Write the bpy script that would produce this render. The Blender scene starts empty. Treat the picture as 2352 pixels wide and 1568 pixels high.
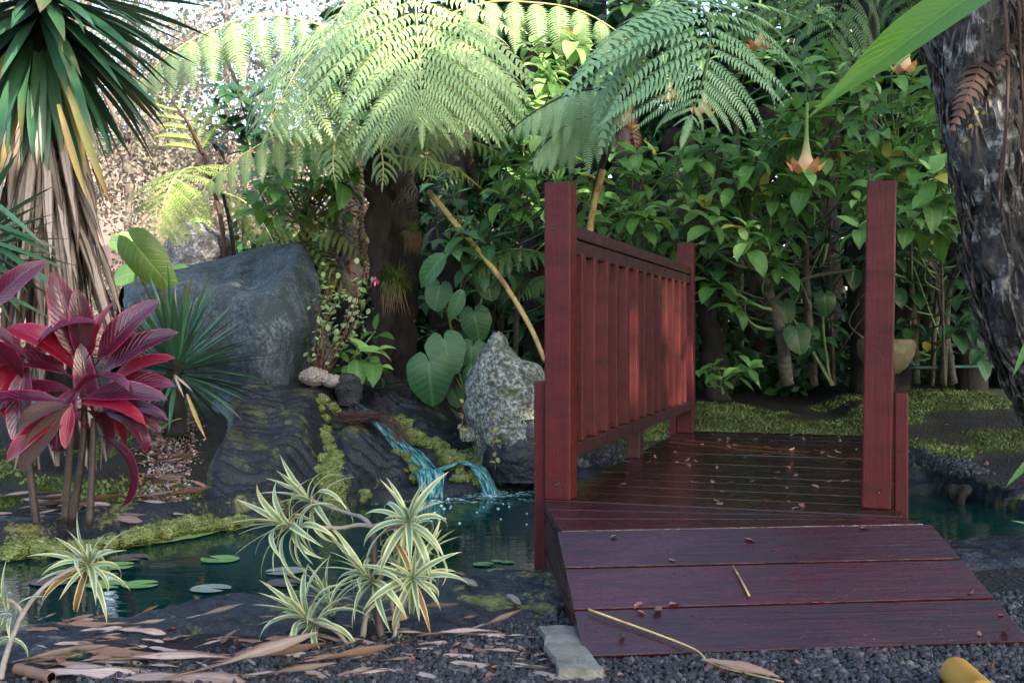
import bpy, bmesh, math, random
import numpy as np
from mathutils import Vector, Matrix, noise
R = random.Random(11)
rad = math.radians
sc = bpy.context.scene
COL = sc.collection
# ---------------------------------------------------------------- camera, sky, sun, exposure
EYE = 0.772
F = 2600.0                      # focal length in units of a 2352 wide frame
cd = bpy.data.cameras.new('camera'); cam = bpy.data.objects.new('camera', cd); COL.objects.link(cam)
cam.location = (0, 0, EYE); cam.rotation_euler = (rad(90), 0, 0)
cd.sensor_width = 36; cd.lens = F / 2352 * 36; cd.shift_y = -19 / 2352; cd.clip_start = 0.05; cd.clip_end = 500
sc.camera = cam
SUN_AZ = -52; SUN_EL = 33       # sun behind the photographer's right shoulder
sv = Vector((math.cos(rad(SUN_EL)) * math.cos(rad(SUN_AZ)), math.cos(rad(SUN_EL)) * math.sin(rad(SUN_AZ)), math.sin(rad(SUN_EL))))
w = bpy.data.worlds.new('World'); sc.world = w; w.use_nodes = True
nt = w.node_tree; nt.nodes.clear()
sk = nt.nodes.new('ShaderNodeTexSky'); sk.sky_type = 'NISHITA'; sk.sun_disc = False
sk.sun_elevation = rad(SUN_EL); sk.sun_rotation = math.atan2(sv.x, sv.y); sk.air_density = 1.0; sk.dust_density = 3.0; sk.ozone_density = 1.0
bg = nt.nodes.new('ShaderNodeBackground'); bg.inputs[1].default_value = 0.15
wo = nt.nodes.new('ShaderNodeOutputWorld')
nt.links.new(sk.outputs[0], bg.inputs[0]); nt.links.new(bg.outputs[0], wo.inputs[0])
sd = bpy.data.lights.new('sun', 'SUN'); sd.energy = 3.2; sd.angle = rad(0.6); sd.color = (1.0, 0.86, 0.68)
so = bpy.data.objects.new('sun', sd); COL.objects.link(so); so.rotation_euler = sv.to_track_quat('Z', 'Y').to_euler()
sc.view_settings.view_transform = 'Standard'; sc.view_settings.look = 'None'; sc.view_settings.gamma = 1
sc.view_settings.use_curve_mapping = False
sc.view_settings.exposure = 2.35
sc.cycles.max_bounces = 5; sc.cycles.diffuse_bounces = 2; sc.cycles.glossy_bounces = 2; sc.cycles.transmission_bounces = 3
sc.cycles.transparent_max_bounces = 4; sc.cycles.use_denoising = True; sc.cycles.sample_clamp_indirect = 4

# ---------------------------------------------------------------- helpers
def W(px, py, d):
    """a place in the garden, d metres in front of the viewpoint"""
    return Vector(((px - 1176) * d / F, d, EYE - (py - 765) * d / F))

def new_obj(name, data, parent=None, M=None, root=None, **props):
    o = bpy.data.objects.new(name, data); COL.objects.link(o)
    if parent is not None: o.parent = parent
    if M is not None:
        if root is not None: M = Matrix.Translation(-root) @ M
        o.matrix_basis = M
    for k, v in props.items(): o[k] = v
    return o

def thing(name, label, cat, loc=(0, 0, 0), group=None):
    o = new_obj(name, None); o.location = loc; o['label'] = label; o['category'] = cat
    if group: o['group'] = group
    return o

class MB:
    def __init__(s): s.v = []; s.f = []; s.uv = []; s.sm = []
    def add(s, vs, fs, uvs=None, smooth=True):
        b = len(s.v); s.v += [tuple(p) for p in vs]
        for f in fs:
            s.f.append([b + i for i in f]); s.sm.append(smooth)
            s.uv += [uvs[i] for i in f] if uvs else [(0.5, 0.5)] * len(f)
    def mesh(s, name, m=None, off=None):
        me = bpy.data.meshes.new(name)
        vs = s.v if off is None else [(p[0] - off[0], p[1] - off[1], p[2] - off[2]) for p in s.v]
        me.from_pydata(vs, [], s.f)
        me.polygons.foreach_set('use_smooth', s.sm)
        uvl = me.uv_layers.new(name='UVMap'); uvl.data.foreach_set('uv', [c for t in s.uv for c in t])
        if m: me.materials.append(m)
        me.update(); return me

def grid_mesh(P, closed_u=False):
    """P[i][j] points -> verts, faces, uvs"""
    n, k = len(P), len(P[0]); vs = [p for r in P for p in r]; fs = []; uv = []
    for i in range(n):
        for j in range(k): uv.append((j / max(1, k - (0 if closed_u else 1)), i / (n - 1)))
    for i in range(n - 1):
        for j in range(k if closed_u else k - 1):
            j2 = (j + 1) % k
            fs.append((i * k + j, i * k + j2, (i + 1) * k + j2, (i + 1) * k + j))
    return vs, fs, uv

def crom(P, t):
    """catmull rom through P (list of Vectors), t in 0..1"""
    n = len(P) - 1; x = min(max(t, 0), 1) * n; i = min(int(x), n - 1); u = x - i
    p0 = P[i - 1] if i > 0 else P[0] * 2 - P[1]; p1 = P[i]; p2 = P[i + 1]; p3 = P[i + 2] if i + 2 <= n else P[n] * 2 - P[n - 1]
    return 0.5 * ((2 * p1) + (p2 - p0) * u + (2 * p0 - 5 * p1 + 4 * p2 - p3) * u * u + (3 * p1 - p0 - 3 * p2 + p3) * u ** 3)

def tube(mb, pts, r0, r1, nseg=12, nr=8, rough=0.0, freq=8.0, cap=True, seed=0.0, power=1.0):
    pts = [Vector(p) for p in pts]; P = []
    for i in range(nseg + 1):
        t = i / nseg; c = crom(pts, t); a = (crom(pts, min(1, t + .02)) - crom(pts, max(0, t - .02)))
        if a.length < 1e-6: a = Vector((0, 0, 1))
        a.normalize(); u = a.cross(Vector((0.13, 1, 0.2))); u.normalize(); v = a.cross(u)
        r = r0 + (r1 - r0) * t ** power; row = []
        for j in range(nr):
            an = 2 * math.pi * j / nr; dirv = u * math.cos(an) + v * math.sin(an); q = c + dirv * r
            if rough: q = q + dirv * (noise.noise(q * freq + Vector((seed, 0, 0))) * rough)
            row.append(q)
        P.append(row)
    vs, fs, uv = grid_mesh(P, True)
    if cap:
        fs = fs + [tuple(range(nr))[::-1], tuple(nseg * nr + j for j in range(nr))]
    mb.add(vs, fs, uv)

def basis(p, x, up, s=1.0, sy=None, sz=None):
    x = Vector(x); x.normalize(); up = Vector(up); y = up.cross(x)
    if y.length < 1e-4: y = Vector((0, 1, 0)).cross(x)
    if y.length < 1e-4: y = Vector((1, 0, 0)).cross(x)
    y.normalize(); z = x.cross(y); sy = s if sy is None else sy; sz = s if sz is None else sz
    return Matrix(((x.x * s, y.x * sy, z.x * sz, p[0]), (x.y * s, y.y * sy, z.y * sz, p[1]), (x.z * s, y.z * sy, z.z * sz, p[2]), (0, 0, 0, 1)))

def fbm(v, o=4):
    s = 0; a = .5; v = Vector(v)
    for _ in range(o): s += a * noise.noise(v); v = v * 2.03; a *= .5
    return s

# ---------------------------------------------------------------- materials
MATS = {}
def _n(nt, t, **k):
    x = nt.nodes.new(t)
    for a, b in k.items(): setattr(x, a, b)
    return x
def c4(c): return (c[0], c[1], c[2], 1)
class NB:
    def __init__(s, name):
        s.m = bpy.data.materials.new(name); s.m.use_nodes = True; s.nt = s.m.node_tree; s.nt.nodes.clear()
        s.out = _n(s.nt, 'ShaderNodeOutputMaterial'); s.p = _n(s.nt, 'ShaderNodeBsdfPrincipled'); s.L(s.p.outputs[0], s.out.inputs[0])
    def L(s, a, b): s.nt.links.new(a, b)
    def inp(s, sock, v):
        if hasattr(v, 'links') or hasattr(v, 'is_linked'): s.L(v, sock)
        elif isinstance(v, (tuple, list, Vector)) and len(v) == 3 and sock.type == 'RGBA': sock.default_value = c4(v)
        else: sock.default_value = v
    def math(s, op, a, b=0.0, clamp=False):
        x = _n(s.nt, 'ShaderNodeMath', operation=op, use_clamp=clamp); s.inp(x.inputs[0], a); s.inp(x.inputs[1], b); return x.outputs[0]
    def mix(s, f, a, b):
        x = _n(s.nt, 'ShaderNodeMix', data_type='RGBA'); s.inp(x.inputs[0], f); s.inp(x.inputs[6], a); s.inp(x.inputs[7], b); return x.outputs[2]
    def ramp(s, v, lo, hi):
        x = _n(s.nt, 'ShaderNodeMapRange'); s.inp(x.inputs[0], v); x.inputs[1].default_value = lo; x.inputs[2].default_value = hi; return x.outputs[0]
    def tc(s, which='Object', scale=None, offs=True):
        t = _n(s.nt, 'ShaderNodeTexCoord').outputs[which]
        if scale is None: return t
        m = _n(s.nt, 'ShaderNodeMapping'); s.L(t, m.inputs[0]); m.inputs[3].default_value = scale
        if offs:
            oi = _n(s.nt, 'ShaderNodeObjectInfo'); k = s.math('MULTIPLY', oi.outputs['Random'], 37.0); s.L(k, m.inputs[1])
        return m.outputs[0]
    def noise(s, vec, scale, detail=4, rough=.55, dist=0):
        x = _n(s.nt, 'ShaderNodeTexNoise'); s.L(vec, x.inputs['Vector']); x.inputs['Scale'].default_value = scale
        x.inputs['Detail'].default_value = detail; x.inputs['Roughness'].default_value = rough; x.inputs['Distortion'].default_value = dist; return x.outputs[0]
    def voro(s, vec, scale, feature='F1'):
        x = _n(s.nt, 'ShaderNodeTexVoronoi', feature=feature); s.L(vec, x.inputs['Vector']); x.inputs['Scale'].default_value = scale; return x.outputs[0]
    def bump(s, h, strength=.5, dist=.01):
        x = _n(s.nt, 'ShaderNodeBump'); x.inputs['Strength'].default_value = strength; x.inputs['Distance'].default_value = dist
        s.L(h, x.inputs['Height']); s.L(x.outputs[0], s.p.inputs['Normal']); return x
    def rnd(s): return _n(s.nt, 'ShaderNodeObjectInfo').outputs['Random']
    def set(s, **k):
        for a, b in k.items(): s.inp(s.p.inputs[a.replace('_', ' ')], b)
    def attr(s, n): return _n(s.nt, 'ShaderNodeAttribute', attribute_name=n).outputs[0]

def leaf_mat(name, c1, c2, vein=None, rough=.4, trans=.25, nv=9, edge=None, edge_at=.62, tip=None, spec=.28, veinw=.3, spots=None, tcol=None, bumps=.4, stripe=None):
    b = NB(name); uv = _n(b.nt, 'ShaderNodeUVMap').outputs[0]; sp = _n(b.nt, 'ShaderNodeSeparateXYZ'); b.L(uv, sp.inputs[0])
    u, v = sp.outputs[0], sp.outputs[1]
    a = b.math('MULTIPLY', b.math('ABSOLUTE', b.math('SUBTRACT', u, .5)), 2.0)
    co = b.tc('Object'); ns = b.noise(co, 14, 3)
    oi = b.rnd(); col = b.mix(b.math('ADD', b.math('MULTIPLY', oi, .75), b.math('MULTIPLY', b.math('SUBTRACT', ns, .35), .6), True), c1, c2)
    if edge:
        f = b.ramp(b.math('ADD', a, b.math('MULTIPLY', b.math('SUBTRACT', ns, .5), .5)), edge_at, edge_at + .12); col = b.mix(f, col, edge)
    if tip:
        f = b.ramp(b.math('ADD', v, b.math('MULTIPLY', b.math('SUBTRACT', oi, .5), .5)), .75, 1.05); col = b.mix(f, col, tip)
    if spots:
        f = b.ramp(b.noise(co, 30, 4, .7), .6, .68); col = b.mix(f, col, spots)
    if stripe:
        mp = _n(b.nt, 'ShaderNodeMapping'); b.L(uv, mp.inputs[0]); mp.inputs[3].default_value = (26, 1.2, 1); b.inp(mp.inputs[1], b.math('MULTIPLY', oi, 50.0))
        col = b.mix(b.math('MULTIPLY', b.ramp(b.noise(mp.outputs[0], 1, 4, .65), .42, .62), .75), col, stripe)
    mid = b.math('SUBTRACT', 1, b.ramp(a, .02, .10))
    h = mid
    if nv:
        fr = b.math('FRACT', b.math('MULTIPLY', b.math('SUBTRACT', v, b.math('MULTIPLY', a, .22)), nv))
        side = b.math('SUBTRACT', 1, b.ramp(b.math('ABSOLUTE', b.math('SUBTRACT', fr, .5)), .02, .14)); h = b.math('MAXIMUM', mid, b.math('MULTIPLY', side, .6))
    if vein: col = b.mix(b.math('MULTIPLY', h, veinw * 1.6, True), col, vein)
    b.set(Base_Color=col, Roughness=b.ramp(ns, -.4, 1.4) if False else rough); b.p.inputs['Specular IOR Level'].default_value = spec
    if nv: b.bump(b.math('SUBTRACT', b.math('MULTIPLY', ns, .6), h), bumps, .004)
    if trans:
        t = _n(b.nt, 'ShaderNodeBsdfTranslucent'); b.inp(t.inputs[0], b.mix(.5, col, tcol) if tcol else col)
        mx = _n(b.nt, 'ShaderNodeMixShader'); mx.inputs[0].default_value = trans; b.L(b.p.outputs[0], mx.inputs[1]); b.L(t.outputs[0], mx.inputs[2]); b.L(mx.outputs[0], b.out.inputs[0])
    return b.m

LM = {}
LM['brug'] = leaf_mat('trumpet_leaf', (.024, .080, .024), (.125, .29, .06), (.22, .38, .14), .34, .30, 9, tcol=(.25, .5, .05))
LM['brug_pale'] = leaf_mat('trumpet_leaf_young_sunlit', (.17, .36, .10), (.32, .52, .16), (.35, .5, .2), .4, .3, 9)  # young growth; colour also raised to paint sunlight on the upper shrubs
LM['brug_yellow'] = leaf_mat('leaf_yellowing', (.42, .36, .05), (.30, .34, .06), (.45, .42, .12), .5, .3, 9)
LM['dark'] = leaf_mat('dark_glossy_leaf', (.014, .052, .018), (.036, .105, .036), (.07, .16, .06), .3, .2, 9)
LM['taro'] = leaf_mat('elephant_ear_leaf', (.030, .10, .042), (.055, .155, .065), (.13, .27, .12), .33, .2, 7)
LM['taro_olive'] = leaf_mat('old_elephant_ear_leaf', (.06, .12, .018), (.045, .09, .018), (.12, .19, .05), .4, .3, 9, edge=(.2, .16, .03), edge_at=.93)
LM['fern'] = leaf_mat('fern_leaflets', (.23, .37, .17), (.34, .49, .24), (.5, .52, .3), .5, .35, 0)
LM['fern_blue'] = leaf_mat('fern_leaflets_blue_green', (.16, .30, .15), (.27, .44, .22), (.12, .2, .08), .42, .25, 0)
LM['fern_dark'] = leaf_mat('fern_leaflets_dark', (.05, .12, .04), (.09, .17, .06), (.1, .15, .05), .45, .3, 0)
LM['fern_yellow'] = leaf_mat('fern_leaflets_young', (.24, .36, .08), (.32, .42, .12), (.4, .4, .1), .5, .35, 0)
LM['fern_olive'] = leaf_mat('fern_leaflets_olive', (.14, .20, .04), (.20, .27, .07), (.2, .2, .06), .5, .3, 0)
LM['fern_dead'] = leaf_mat('fern_leaflets_dead', (.018, .009, .007), (.045, .024, .017), None, .8, .1, 0)
LM['yucca'] = leaf_mat('yucca_leaf', (.028, .095, .052), (.055, .15, .08), (.10, .20, .10), .33, .1, 0, tip=(.10, .10, .04), spec=.6)
LM['yucca_yellow'] = leaf_mat('yucca_leaf_yellow', (.40, .27, .09), (.20, .25, .08), None, .45, .15, 0, tip=(.3, .15, .04))
LM['yucca_dead'] = leaf_mat('yucca_leaf_dead', (.27, .23, .195), (.52, .48, .43), (.10, .07, .05), .7, .05, 0, edge=(.07, .05, .04), edge_at=.62, stripe=(.11, .085, .065))
LM['ti'] = leaf_mat('ti_leaf', (.085, .008, .034), (.028, .004, .013), (.14, .03, .055), .24, .15, 14, edge=(.26, .02, .07), edge_at=.84, veinw=.05, spec=.7, tcol=(.6, .01, .05), bumps=.5)
LM['ti_red'] = leaf_mat('ti_leaf_red', (.30, .006, .035), (.12, .005, .022), (.4, .08, .12), .3, .25, 14, edge=(.4, .04, .09), edge_at=.8, veinw=.06, spec=.7, tcol=(.8, .01, .05))
LM['ti_dark'] = leaf_mat('ti_leaf_withered', (.035, .02, .018), (.06, .03, .025), None, .6, .05, 14)
LM['song'] = leaf_mat('striped_leaf', (.10, .19, .12), (.16, .26, .14), None, .36, .2, 0, edge=(.46, .47, .24), edge_at=.46, tip=(.44, .45, .24), spec=.5)
LM['song_brown'] = leaf_mat('striped_leaf_browned', (.16, .12, .05), (.14, .07, .03), None, .5, .15, 0, edge=(.55, .45, .2), edge_at=.6, tip=(.25, .08, .03))
LM['tiny'] = leaf_mat('small_round_leaf', (.16, .27, .12), (.27, .38, .18), (.3, .42, .2), .4, .25, 0)
LM['tiny_yellow'] = leaf_mat('small_round_leaf_young', (.24, .28, .08), (.24, .20, .08), None, .45, .3, 0)
LM['grass'] = leaf_mat('tuft_blade', (.10, .14, .03), (.17, .21, .05), None, .55, .2, 0)
LM['straw'] = leaf_mat('dry_blade', (.07, .045, .028), (.13, .09, .055), None, .8, .05, 0)
LM['litter'] = leaf_mat('dry_bamboo_leaf', (.19, .155, .145), (.38, .34, .33), (.2, .14, .12), .6, .08, 0, edge=(.12, .08, .06), edge_at=.72, stripe=(.10, .065, .05))
LM['litter_brown'] = leaf_mat('dry_bamboo_leaf_brown', (.12, .065, .045), (.25, .165, .125), (.15, .08, .05), .55, .08, 0)
LM['small_litter'] = leaf_mat('fallen_leaf', (.17, .07, .055), (.26, .15, .125), (.2, .1, .08), .45, .1, 7)
LM['banana'] = leaf_mat('long_strap_leaf', (.06, .17, .012), (.06, .17, .012), (.13, .28, .05), .3, .35, 16, tcol=(.3, .55, .02), veinw=.2)
LM['ohia'] = leaf_mat('background_leaf_hazed', (.19, .20, .145), (.33, .29, .24), None, .6, .45, 0)  # pale pinkish tone stands in for haze and glare
LM['canopy'] = leaf_mat('canopy_leaf', (.06, .13, .05), (.10, .18, .06), None, .5, .2, 0)

def rock_mat(name, cols, scale=12, rough=.8, bump=.8, lich=None, lich_t=(.5, .6), moss=None, moss_t=(.58, .66), dist=.02, spec=.3):
    b = NB(name); co = b.tc('Object'); n1 = b.noise(co, scale, 6, .65); n2 = b.noise(co, scale * 5, 5, .7); v = b.voro(co, scale * 4)
    col = b.mix(b.ramp(n1, .35, .65), cols[0], cols[1])
    if lich: col = b.mix(b.math('MULTIPLY', b.ramp(n2, *lich_t), b.ramp(n1, .3, .5)), col, lich)
    if moss: col = b.mix(b.ramp(b.noise(co, scale * .45, 5, .6), *moss_t), col, moss)
    b.set(Base_Color=col, Roughness=rough); b.p.inputs['Specular IOR Level'].default_value = spec
    b.bump(b.math('ADD', b.math('MULTIPLY', n2, 1.0), b.math('MULTIPLY', v, .6)), bump, dist); return b.m
RM = {}
RM['lichen'] = rock_mat('lichened_rock', [(.05, .055, .045), (.15, .17, .14)], 9, .9, 1, (.44, .48, .43), (.45, .6), (.09, .09, .03), (.62, .68), .03)
RM['grey'] = rock_mat('grey_rock', [(.10, .10, .11), (.22, .22, .225)], 9, .9, 1, (.42, .42, .42), (.5, .65), None, dist=.03)
RM['drape'] = rock_mat('dark_weathered_drape', [(.012, .020, .030), (.034, .047, .060)], 11, .8, .5, (.12, .16, .18), (.44, .70), (.022, .034, .040), (.5, .62), .006)
RM['lavarock'] = rock_mat('porous_lava_rock', [(.03, .032, .036), (.07, .075, .08)], 20, .8, 1, (.16, .17, .17), (.6, .7), None, dist=.03)
RM['concrete'] = rock_mat('concrete', [(.10, .10, .085), (.20, .195, .17)], 20, .9, .6, (.15, .16, .12), (.6, .7), (.10, .12, .05), (.6, .7), .006)
RM['coral'] = rock_mat('white_coral', [(.24, .215, .19), (.42, .39, .35)], 30, .9, .8, dist=.02)
RM['pot'] = rock_mat('clay_pot', [(.10, .085, .045), (.15, .13, .08)], 20, .6, .3)
RM['gravel'] = None

def bark_mat(name, c1, c2, sx=(14, 14, 3), lich=None, rough=.9, bump=1, dist=.02):
    b = NB(name); co = b.tc('Object', sx); n1 = b.noise(co, 1, 6, .7, .6); n2 = b.noise(co, 5, 4, .7); col = b.mix(b.ramp(n1, .35, .68), c1, c2)
    if lich: col = b.mix(b.ramp(b.noise(b.tc('Object'), 9, 6, .7), .52, .64), col, lich)
    b.set(Base_Color=col, Roughness=rough); b.bump(b.math('ADD', n1, b.math('MULTIPLY', n2, .4)), bump, dist); return b.m
BM = {}
BM['fern'] = bark_mat('tree_fern_trunk', (.004, .0035, .0035), (.020, .015, .014))
BM['rough'] = bark_mat('rough_dark_bark', (.008, .008, .009), (.075, .07, .066), (10, 10, 4), (.30, .31, .30))
BM['flake'] = bark_mat('bark_flakes', (.015, .012, .012), (.15, .135, .125), (20, 20, 5), (.40, .40, .39), dist=.01)
BM['pale'] = bark_mat('pale_smooth_bark', (.035, .032, .024), (.10, .09, .066), (6, 6, 22), (.03, .035, .025))
BM['twig'] = bark_mat('grey_ringed_twig', (.14, .125, .11), (.26, .235, .21), (4, 4, 60), None, .7, .6, .003)
BM['darktwig'] = bark_mat('dark_wet_twig', (.022, .016, .014), (.06, .045, .038), (8, 8, 40), None, .6, .6, .003)
BM['redtwig'] = bark_mat('reddish_twig', (.10, .045, .035), (.20, .10, .08), (8, 8, 30))
BM['stalk'] = bark_mat('yellow_stalk', (.34, .24, .08), (.46, .38, .14), (6, 6, 6), (.16, .08, .03), .6, .4)
BM['blackstalk'] = bark_mat('black_fern_stalk', (.015, .013, .014), (.04, .03, .025), (20, 20, 6))
BM['rachis'] = bark_mat('yellow_midrib', (.34, .36, .12), (.46, .42, .18), (5, 5, 5), None, .6, .2)
BM['rachis_dark'] = bark_mat('dark_midrib', (.06, .09, .04), (.10, .13, .05), (5, 5, 5), None, .6, .2)
BM['green'] = bark_mat('green_stem', (.07, .13, .04), (.13, .2, .07), (5, 5, 5), None, .5, .2)
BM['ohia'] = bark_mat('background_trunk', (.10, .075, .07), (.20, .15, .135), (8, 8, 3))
BM['brown'] = bark_mat('brown_dead_stalk', (.035, .018, .014), (.085, .045, .034), (8, 8, 5))

def wood_mat(name, c1, c2, worn, rough, stretch=(3, 40, 40), wet=False, spec=.5):
    b = NB(name); co = b.tc('Object', stretch); g = b.noise(co, 1.4, 6, .65, .4)
    big = b.noise(b.tc('Object', (3.5, 11, 11)), 1.3, 6, .68, .8); r = b.rnd()
    col = b.mix(b.math('ADD', b.math('MULTIPLY', b.ramp(g, .3, .7), .6), b.math('MULTIPLY', r, .4)), c1, c2)
    col = b.mix(b.math('MULTIPLY', b.ramp(big, .44, .66), .62), col, worn)
    fine = b.noise(b.tc('Object', tuple(3.4 * q for q in stretch)), 1.2, 3, .6)
    drops = b.math('SUBTRACT', 1, b.ramp(b.voro(b.tc('Object'), 55), .08, .2))
    b.set(Base_Color=col, Roughness=b.math('ADD', b.math('MULTIPLY', b.ramp(big, .35, .7), .22), rough)); b.p.inputs['Specular IOR Level'].default_value = spec
    h = b.math('ADD', b.math('MULTIPLY', fine, .5), b.math('MULTIPLY', g, .6))
    if wet: h = b.math('ADD', h, b.math('MULTIPLY', b.math('MULTIPLY', drops, b.ramp(b.noise(b.tc('Object'), 9, 2), .45, .6)), .9))
    b.bump(h, .8, .003); return b.m
WM = {}
WM['post'] = wood_mat('red_stained_post', (.048, .0045, .0062), (.080, .0085, .011), (.016, .0035, .0045), .38, (40, 40, 3), True, .22)
WM['rail'] = wood_mat('red_stained_rail', (.022, .005, .005), (.042, .008, .008), (.014, .005, .005), .42, (40, 3, 40), True, .3)
WM['baluster'] = wood_mat('red_stained_baluster', (.035, .005, .005), (.095, .015, .013), (.022, .006, .005), .45, (40, 40, 2.2), False, .25)
WM['deck'] = wood_mat('wet_deck_board', (.016, .006, .005), (.030, .008, .007), (.012, .007, .006), .13, (3, 40, 40), False)
WM['ramp'] = wood_mat('red_ramp_board', (.018, .0042, .007), (.044, .0065, .011), (.005, .0045, .0065), .20, (2.2, 34, 34), True, .6)
# ---------------------------------------------------------------- ground, pond, lava
WATER = -0.1
def interp(tab, x):
    if x <= tab[0][0]: return tab[0][1]
    for (a, b), (c, d) in zip(tab, tab[1:]):
        if x <= c:
            t = (x - a) / (c - a); t = t * t * (3 - 2 * t); return b + (d - b) * t
    return tab[-1][1]
NEAR = [(-6, 2.3), (-2.4, 2.75), (-1.4, 2.98), (-1.02, 3.07), (-.78, 3.31), (-.53, 3.36), (-.24, 3.55), (.07, 3.70), (.6, 3.9), (1.9, 4.2), (3, 4.1), (6, 3.9)]
FAR = [(-6, 3.6), (-2.6, 4.2), (-2.0, 4.45), (-1.6, 4.77), (-1.19, 5.2), (-.95, 5.6), (-.63, 5.95), (-.42, 6.13), (.12, 6.45), (.6, 6.3), (1.3, 6.15), (1.9, 6.3), (2.27, 6.2), (2.5, 5.5), (3.5, 4.9), (6, 4.4)]
SLOPE = [(-2.1, .14), (-1.75, .22), (-1.4, .31), (-.55, .31), (-.25, .14), (.2, .12), (1.2, .13), (3, .13)]
STREAM = [(-1.28, 7.05), (-1.0, 6.95), (-.75, 6.72), (-.62, 6.5), (-.47, 6.3), (-.43, 6.1)]
STREAM2 = [(-.47, 6.3), (-.25, 6.34), (-.13, 6.3)]
def sm(t): t = min(max(t, 0), 1); return t * t * (3 - 2 * t)
def seg_d(x, y, P):
    m = 9
    for (a, b), (c, d) in zip(P, P[1:]):
        t = ((x - a) * (c - a) + (y - b) * (d - b)) / ((c - a) ** 2 + (d - b) ** 2); t = min(max(t, 0), 1)
        m = min(m, math.hypot(x - a - t * (c - a), y - b - t * (d - b)))
    return m
def base_h(x, y):
    wob = .03 * noise.noise(Vector((x * 3, y * 3, 0)))
    t = interp(NEAR, x) + wob - y; s = y - interp(FAR, x) - wob
    if t >= 0:
        return WATER + .10 * sm(t / .10) + .006 * noise.noise(Vector((x * 2, y * 2, 1)))
    if s >= 0:
        lump = .02 * noise.noise(Vector((x * 1.7, y * 1.7, 2))) + .012 * noise.noise(Vector((x * 5, y * 5, 3)))
        h = WATER + (.06 + .02 * math.exp(-((x + .6) / .6) ** 2)) * sm(s / .12) + interp(SLOPE, x) * max(s - .05, 0) + lump
        if h > .36: h = .36 + (h - .36) * .25
        h = min(h, .5)
        dd = seg_d(x, y, STREAM) if -1.6 < x < 0 else 9
        if dd < .2: h -= .05 * (1 - sm(dd / .17))
        if x > 2.0: h -= 0.02
        return h + min(max(0, y - 13) * .24 * sm((2 - x) / 6), 9)
    k = min(-t, -s)
    return WATER - .5 * sm(k / .35)

def ropes(x, y, ang):
    c, s = math.cos(ang), math.sin(ang)
    q = (x * c + y * s) if ang < 50 else math.hypot(x - (ang // 100 * -.01), (y - 7.1) * .8)
    q += .15 * noise.noise(Vector((x * 2.3, y * 2.3, 7))) + .055 * noise.noise(Vector((x * 8, y * 8, 8)))
    a = abs(math.sin(q * 50)); b2 = abs(math.sin(q * 17 + 1))
    return (.034 * a ** .8 + .014 * b2 + .005 * noise.noise(Vector((x * 26, y * 26, 9)))) * (.5 + .8 * (noise.noise(Vector((x * 3, y * 3, 5))) + .4))

def heightfield(name, xs, ys, hf, mat, tint=None, **props):
    P = [[(x, y, hf(x, y)) for x in xs] for y in ys]
    vs, fs, uv = grid_mesh(P)
    mb = MB(); mb.add(vs, fs, uv); me = mb.mesh(name, mat)
    if tint:
        at = me.color_attributes.new('tint', 'FLOAT_COLOR', 'POINT')
        at.data.foreach_set('color', [c for p in vs for c in tint(*p)])
    return new_obj(name, me, **props)

def frange(a, b, st):
    n = int(round((b - a) / st)); return [a + (b - a) * i / n for i in range(n + 1)]

# ground colours: black cinder, brown soil, moss, reddish far ground paled pink to mimic sunlit glow
def gtint(x, y, z):
    n = noise.noise(Vector((x * 1.3, y * 1.3, 0))) + .5 * noise.noise(Vector((x * 4, y * 4, 3)))
    cinder = Vector((.018, .019, .024)); soil = Vector((.028, .022, .020)); moss = Vector((.065, .085, .018)); moss2 = Vector((.11, .145, .055)); red = Vector((.40, .25, .20))
    s = y - interp(FAR, x)
    c = cinder.copy()
    if s > 0:
        c = soil.lerp(cinder, .4)
        if x > .55:
            m = sm((y - 6.35 - (.45 if 1.9 < x < 2.4 else 0) + .25 * n) / .25) * (1 - sm((y - 8.3 + .4 * n) / .5)); m *= .12 + .88 * sm((n + .42) / .45)
            c = c.lerp(moss.lerp(moss2, sm(n + .5)), m)
            if y < 6.4 or (x < 2.45 and y < 6.75): c = c.lerp(cinder, .6)
        elif x < -1.0:
            m = sm((n + .1) / .3) * (1 - sm((x + 1.25) / .2)); c = Vector((.018, .018, .015)).lerp(Vector((.035, .065, .014)), m)
        else:
            c = Vector((.040, .032, .032))
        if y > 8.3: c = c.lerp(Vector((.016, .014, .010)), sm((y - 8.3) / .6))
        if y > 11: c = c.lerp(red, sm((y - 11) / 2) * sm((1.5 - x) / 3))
    return (c.x, c.y, c.z, 1)
gb = NB('ground_soil_and_cinder'); co = gb.tc('Object'); a = gb.attr('tint')
n1 = gb.noise(co, 26, 5, .7); n2 = gb.noise(co, 110, 3, .7); v1 = gb.voro(co, 70)
col = gb.mix(gb.ramp(n2, .35, .7), gb.mix(.5, a, (0.01, .01, .01)), a)
col = gb.mix(gb.math('MULTIPLY', gb.ramp(n1, .6, .7), .35), col, gb.mix(.5, a, (.30, .26, .22)))
gb.set(Base_Color=col, Roughness=.9); gb.p.inputs['Specular IOR Level'].default_value = .2
gb.bump(gb.math('ADD', gb.math('MULTIPLY', n1, 1.0), gb.math('MULTIPLY', v1, -.8)), 1, .02)
xs = [-60, -40, -25, -16, -10, -7, -5, -4, -3.5] + frange(-3, 3.8, .05) + [4.2, 5, 7, 10, 16, 25, 40, 60]
ys = [-30, -15, -6, -2, 0, 1, 1.6] + frange(2.0, 9.6, .05) + [10, 10.6, 11.4, 12.5, 14, 16, 20, 26, 36, 50, 80]
heightfield('ground', xs, ys, base_h, gb.m, gtint, kind='structure')

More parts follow.
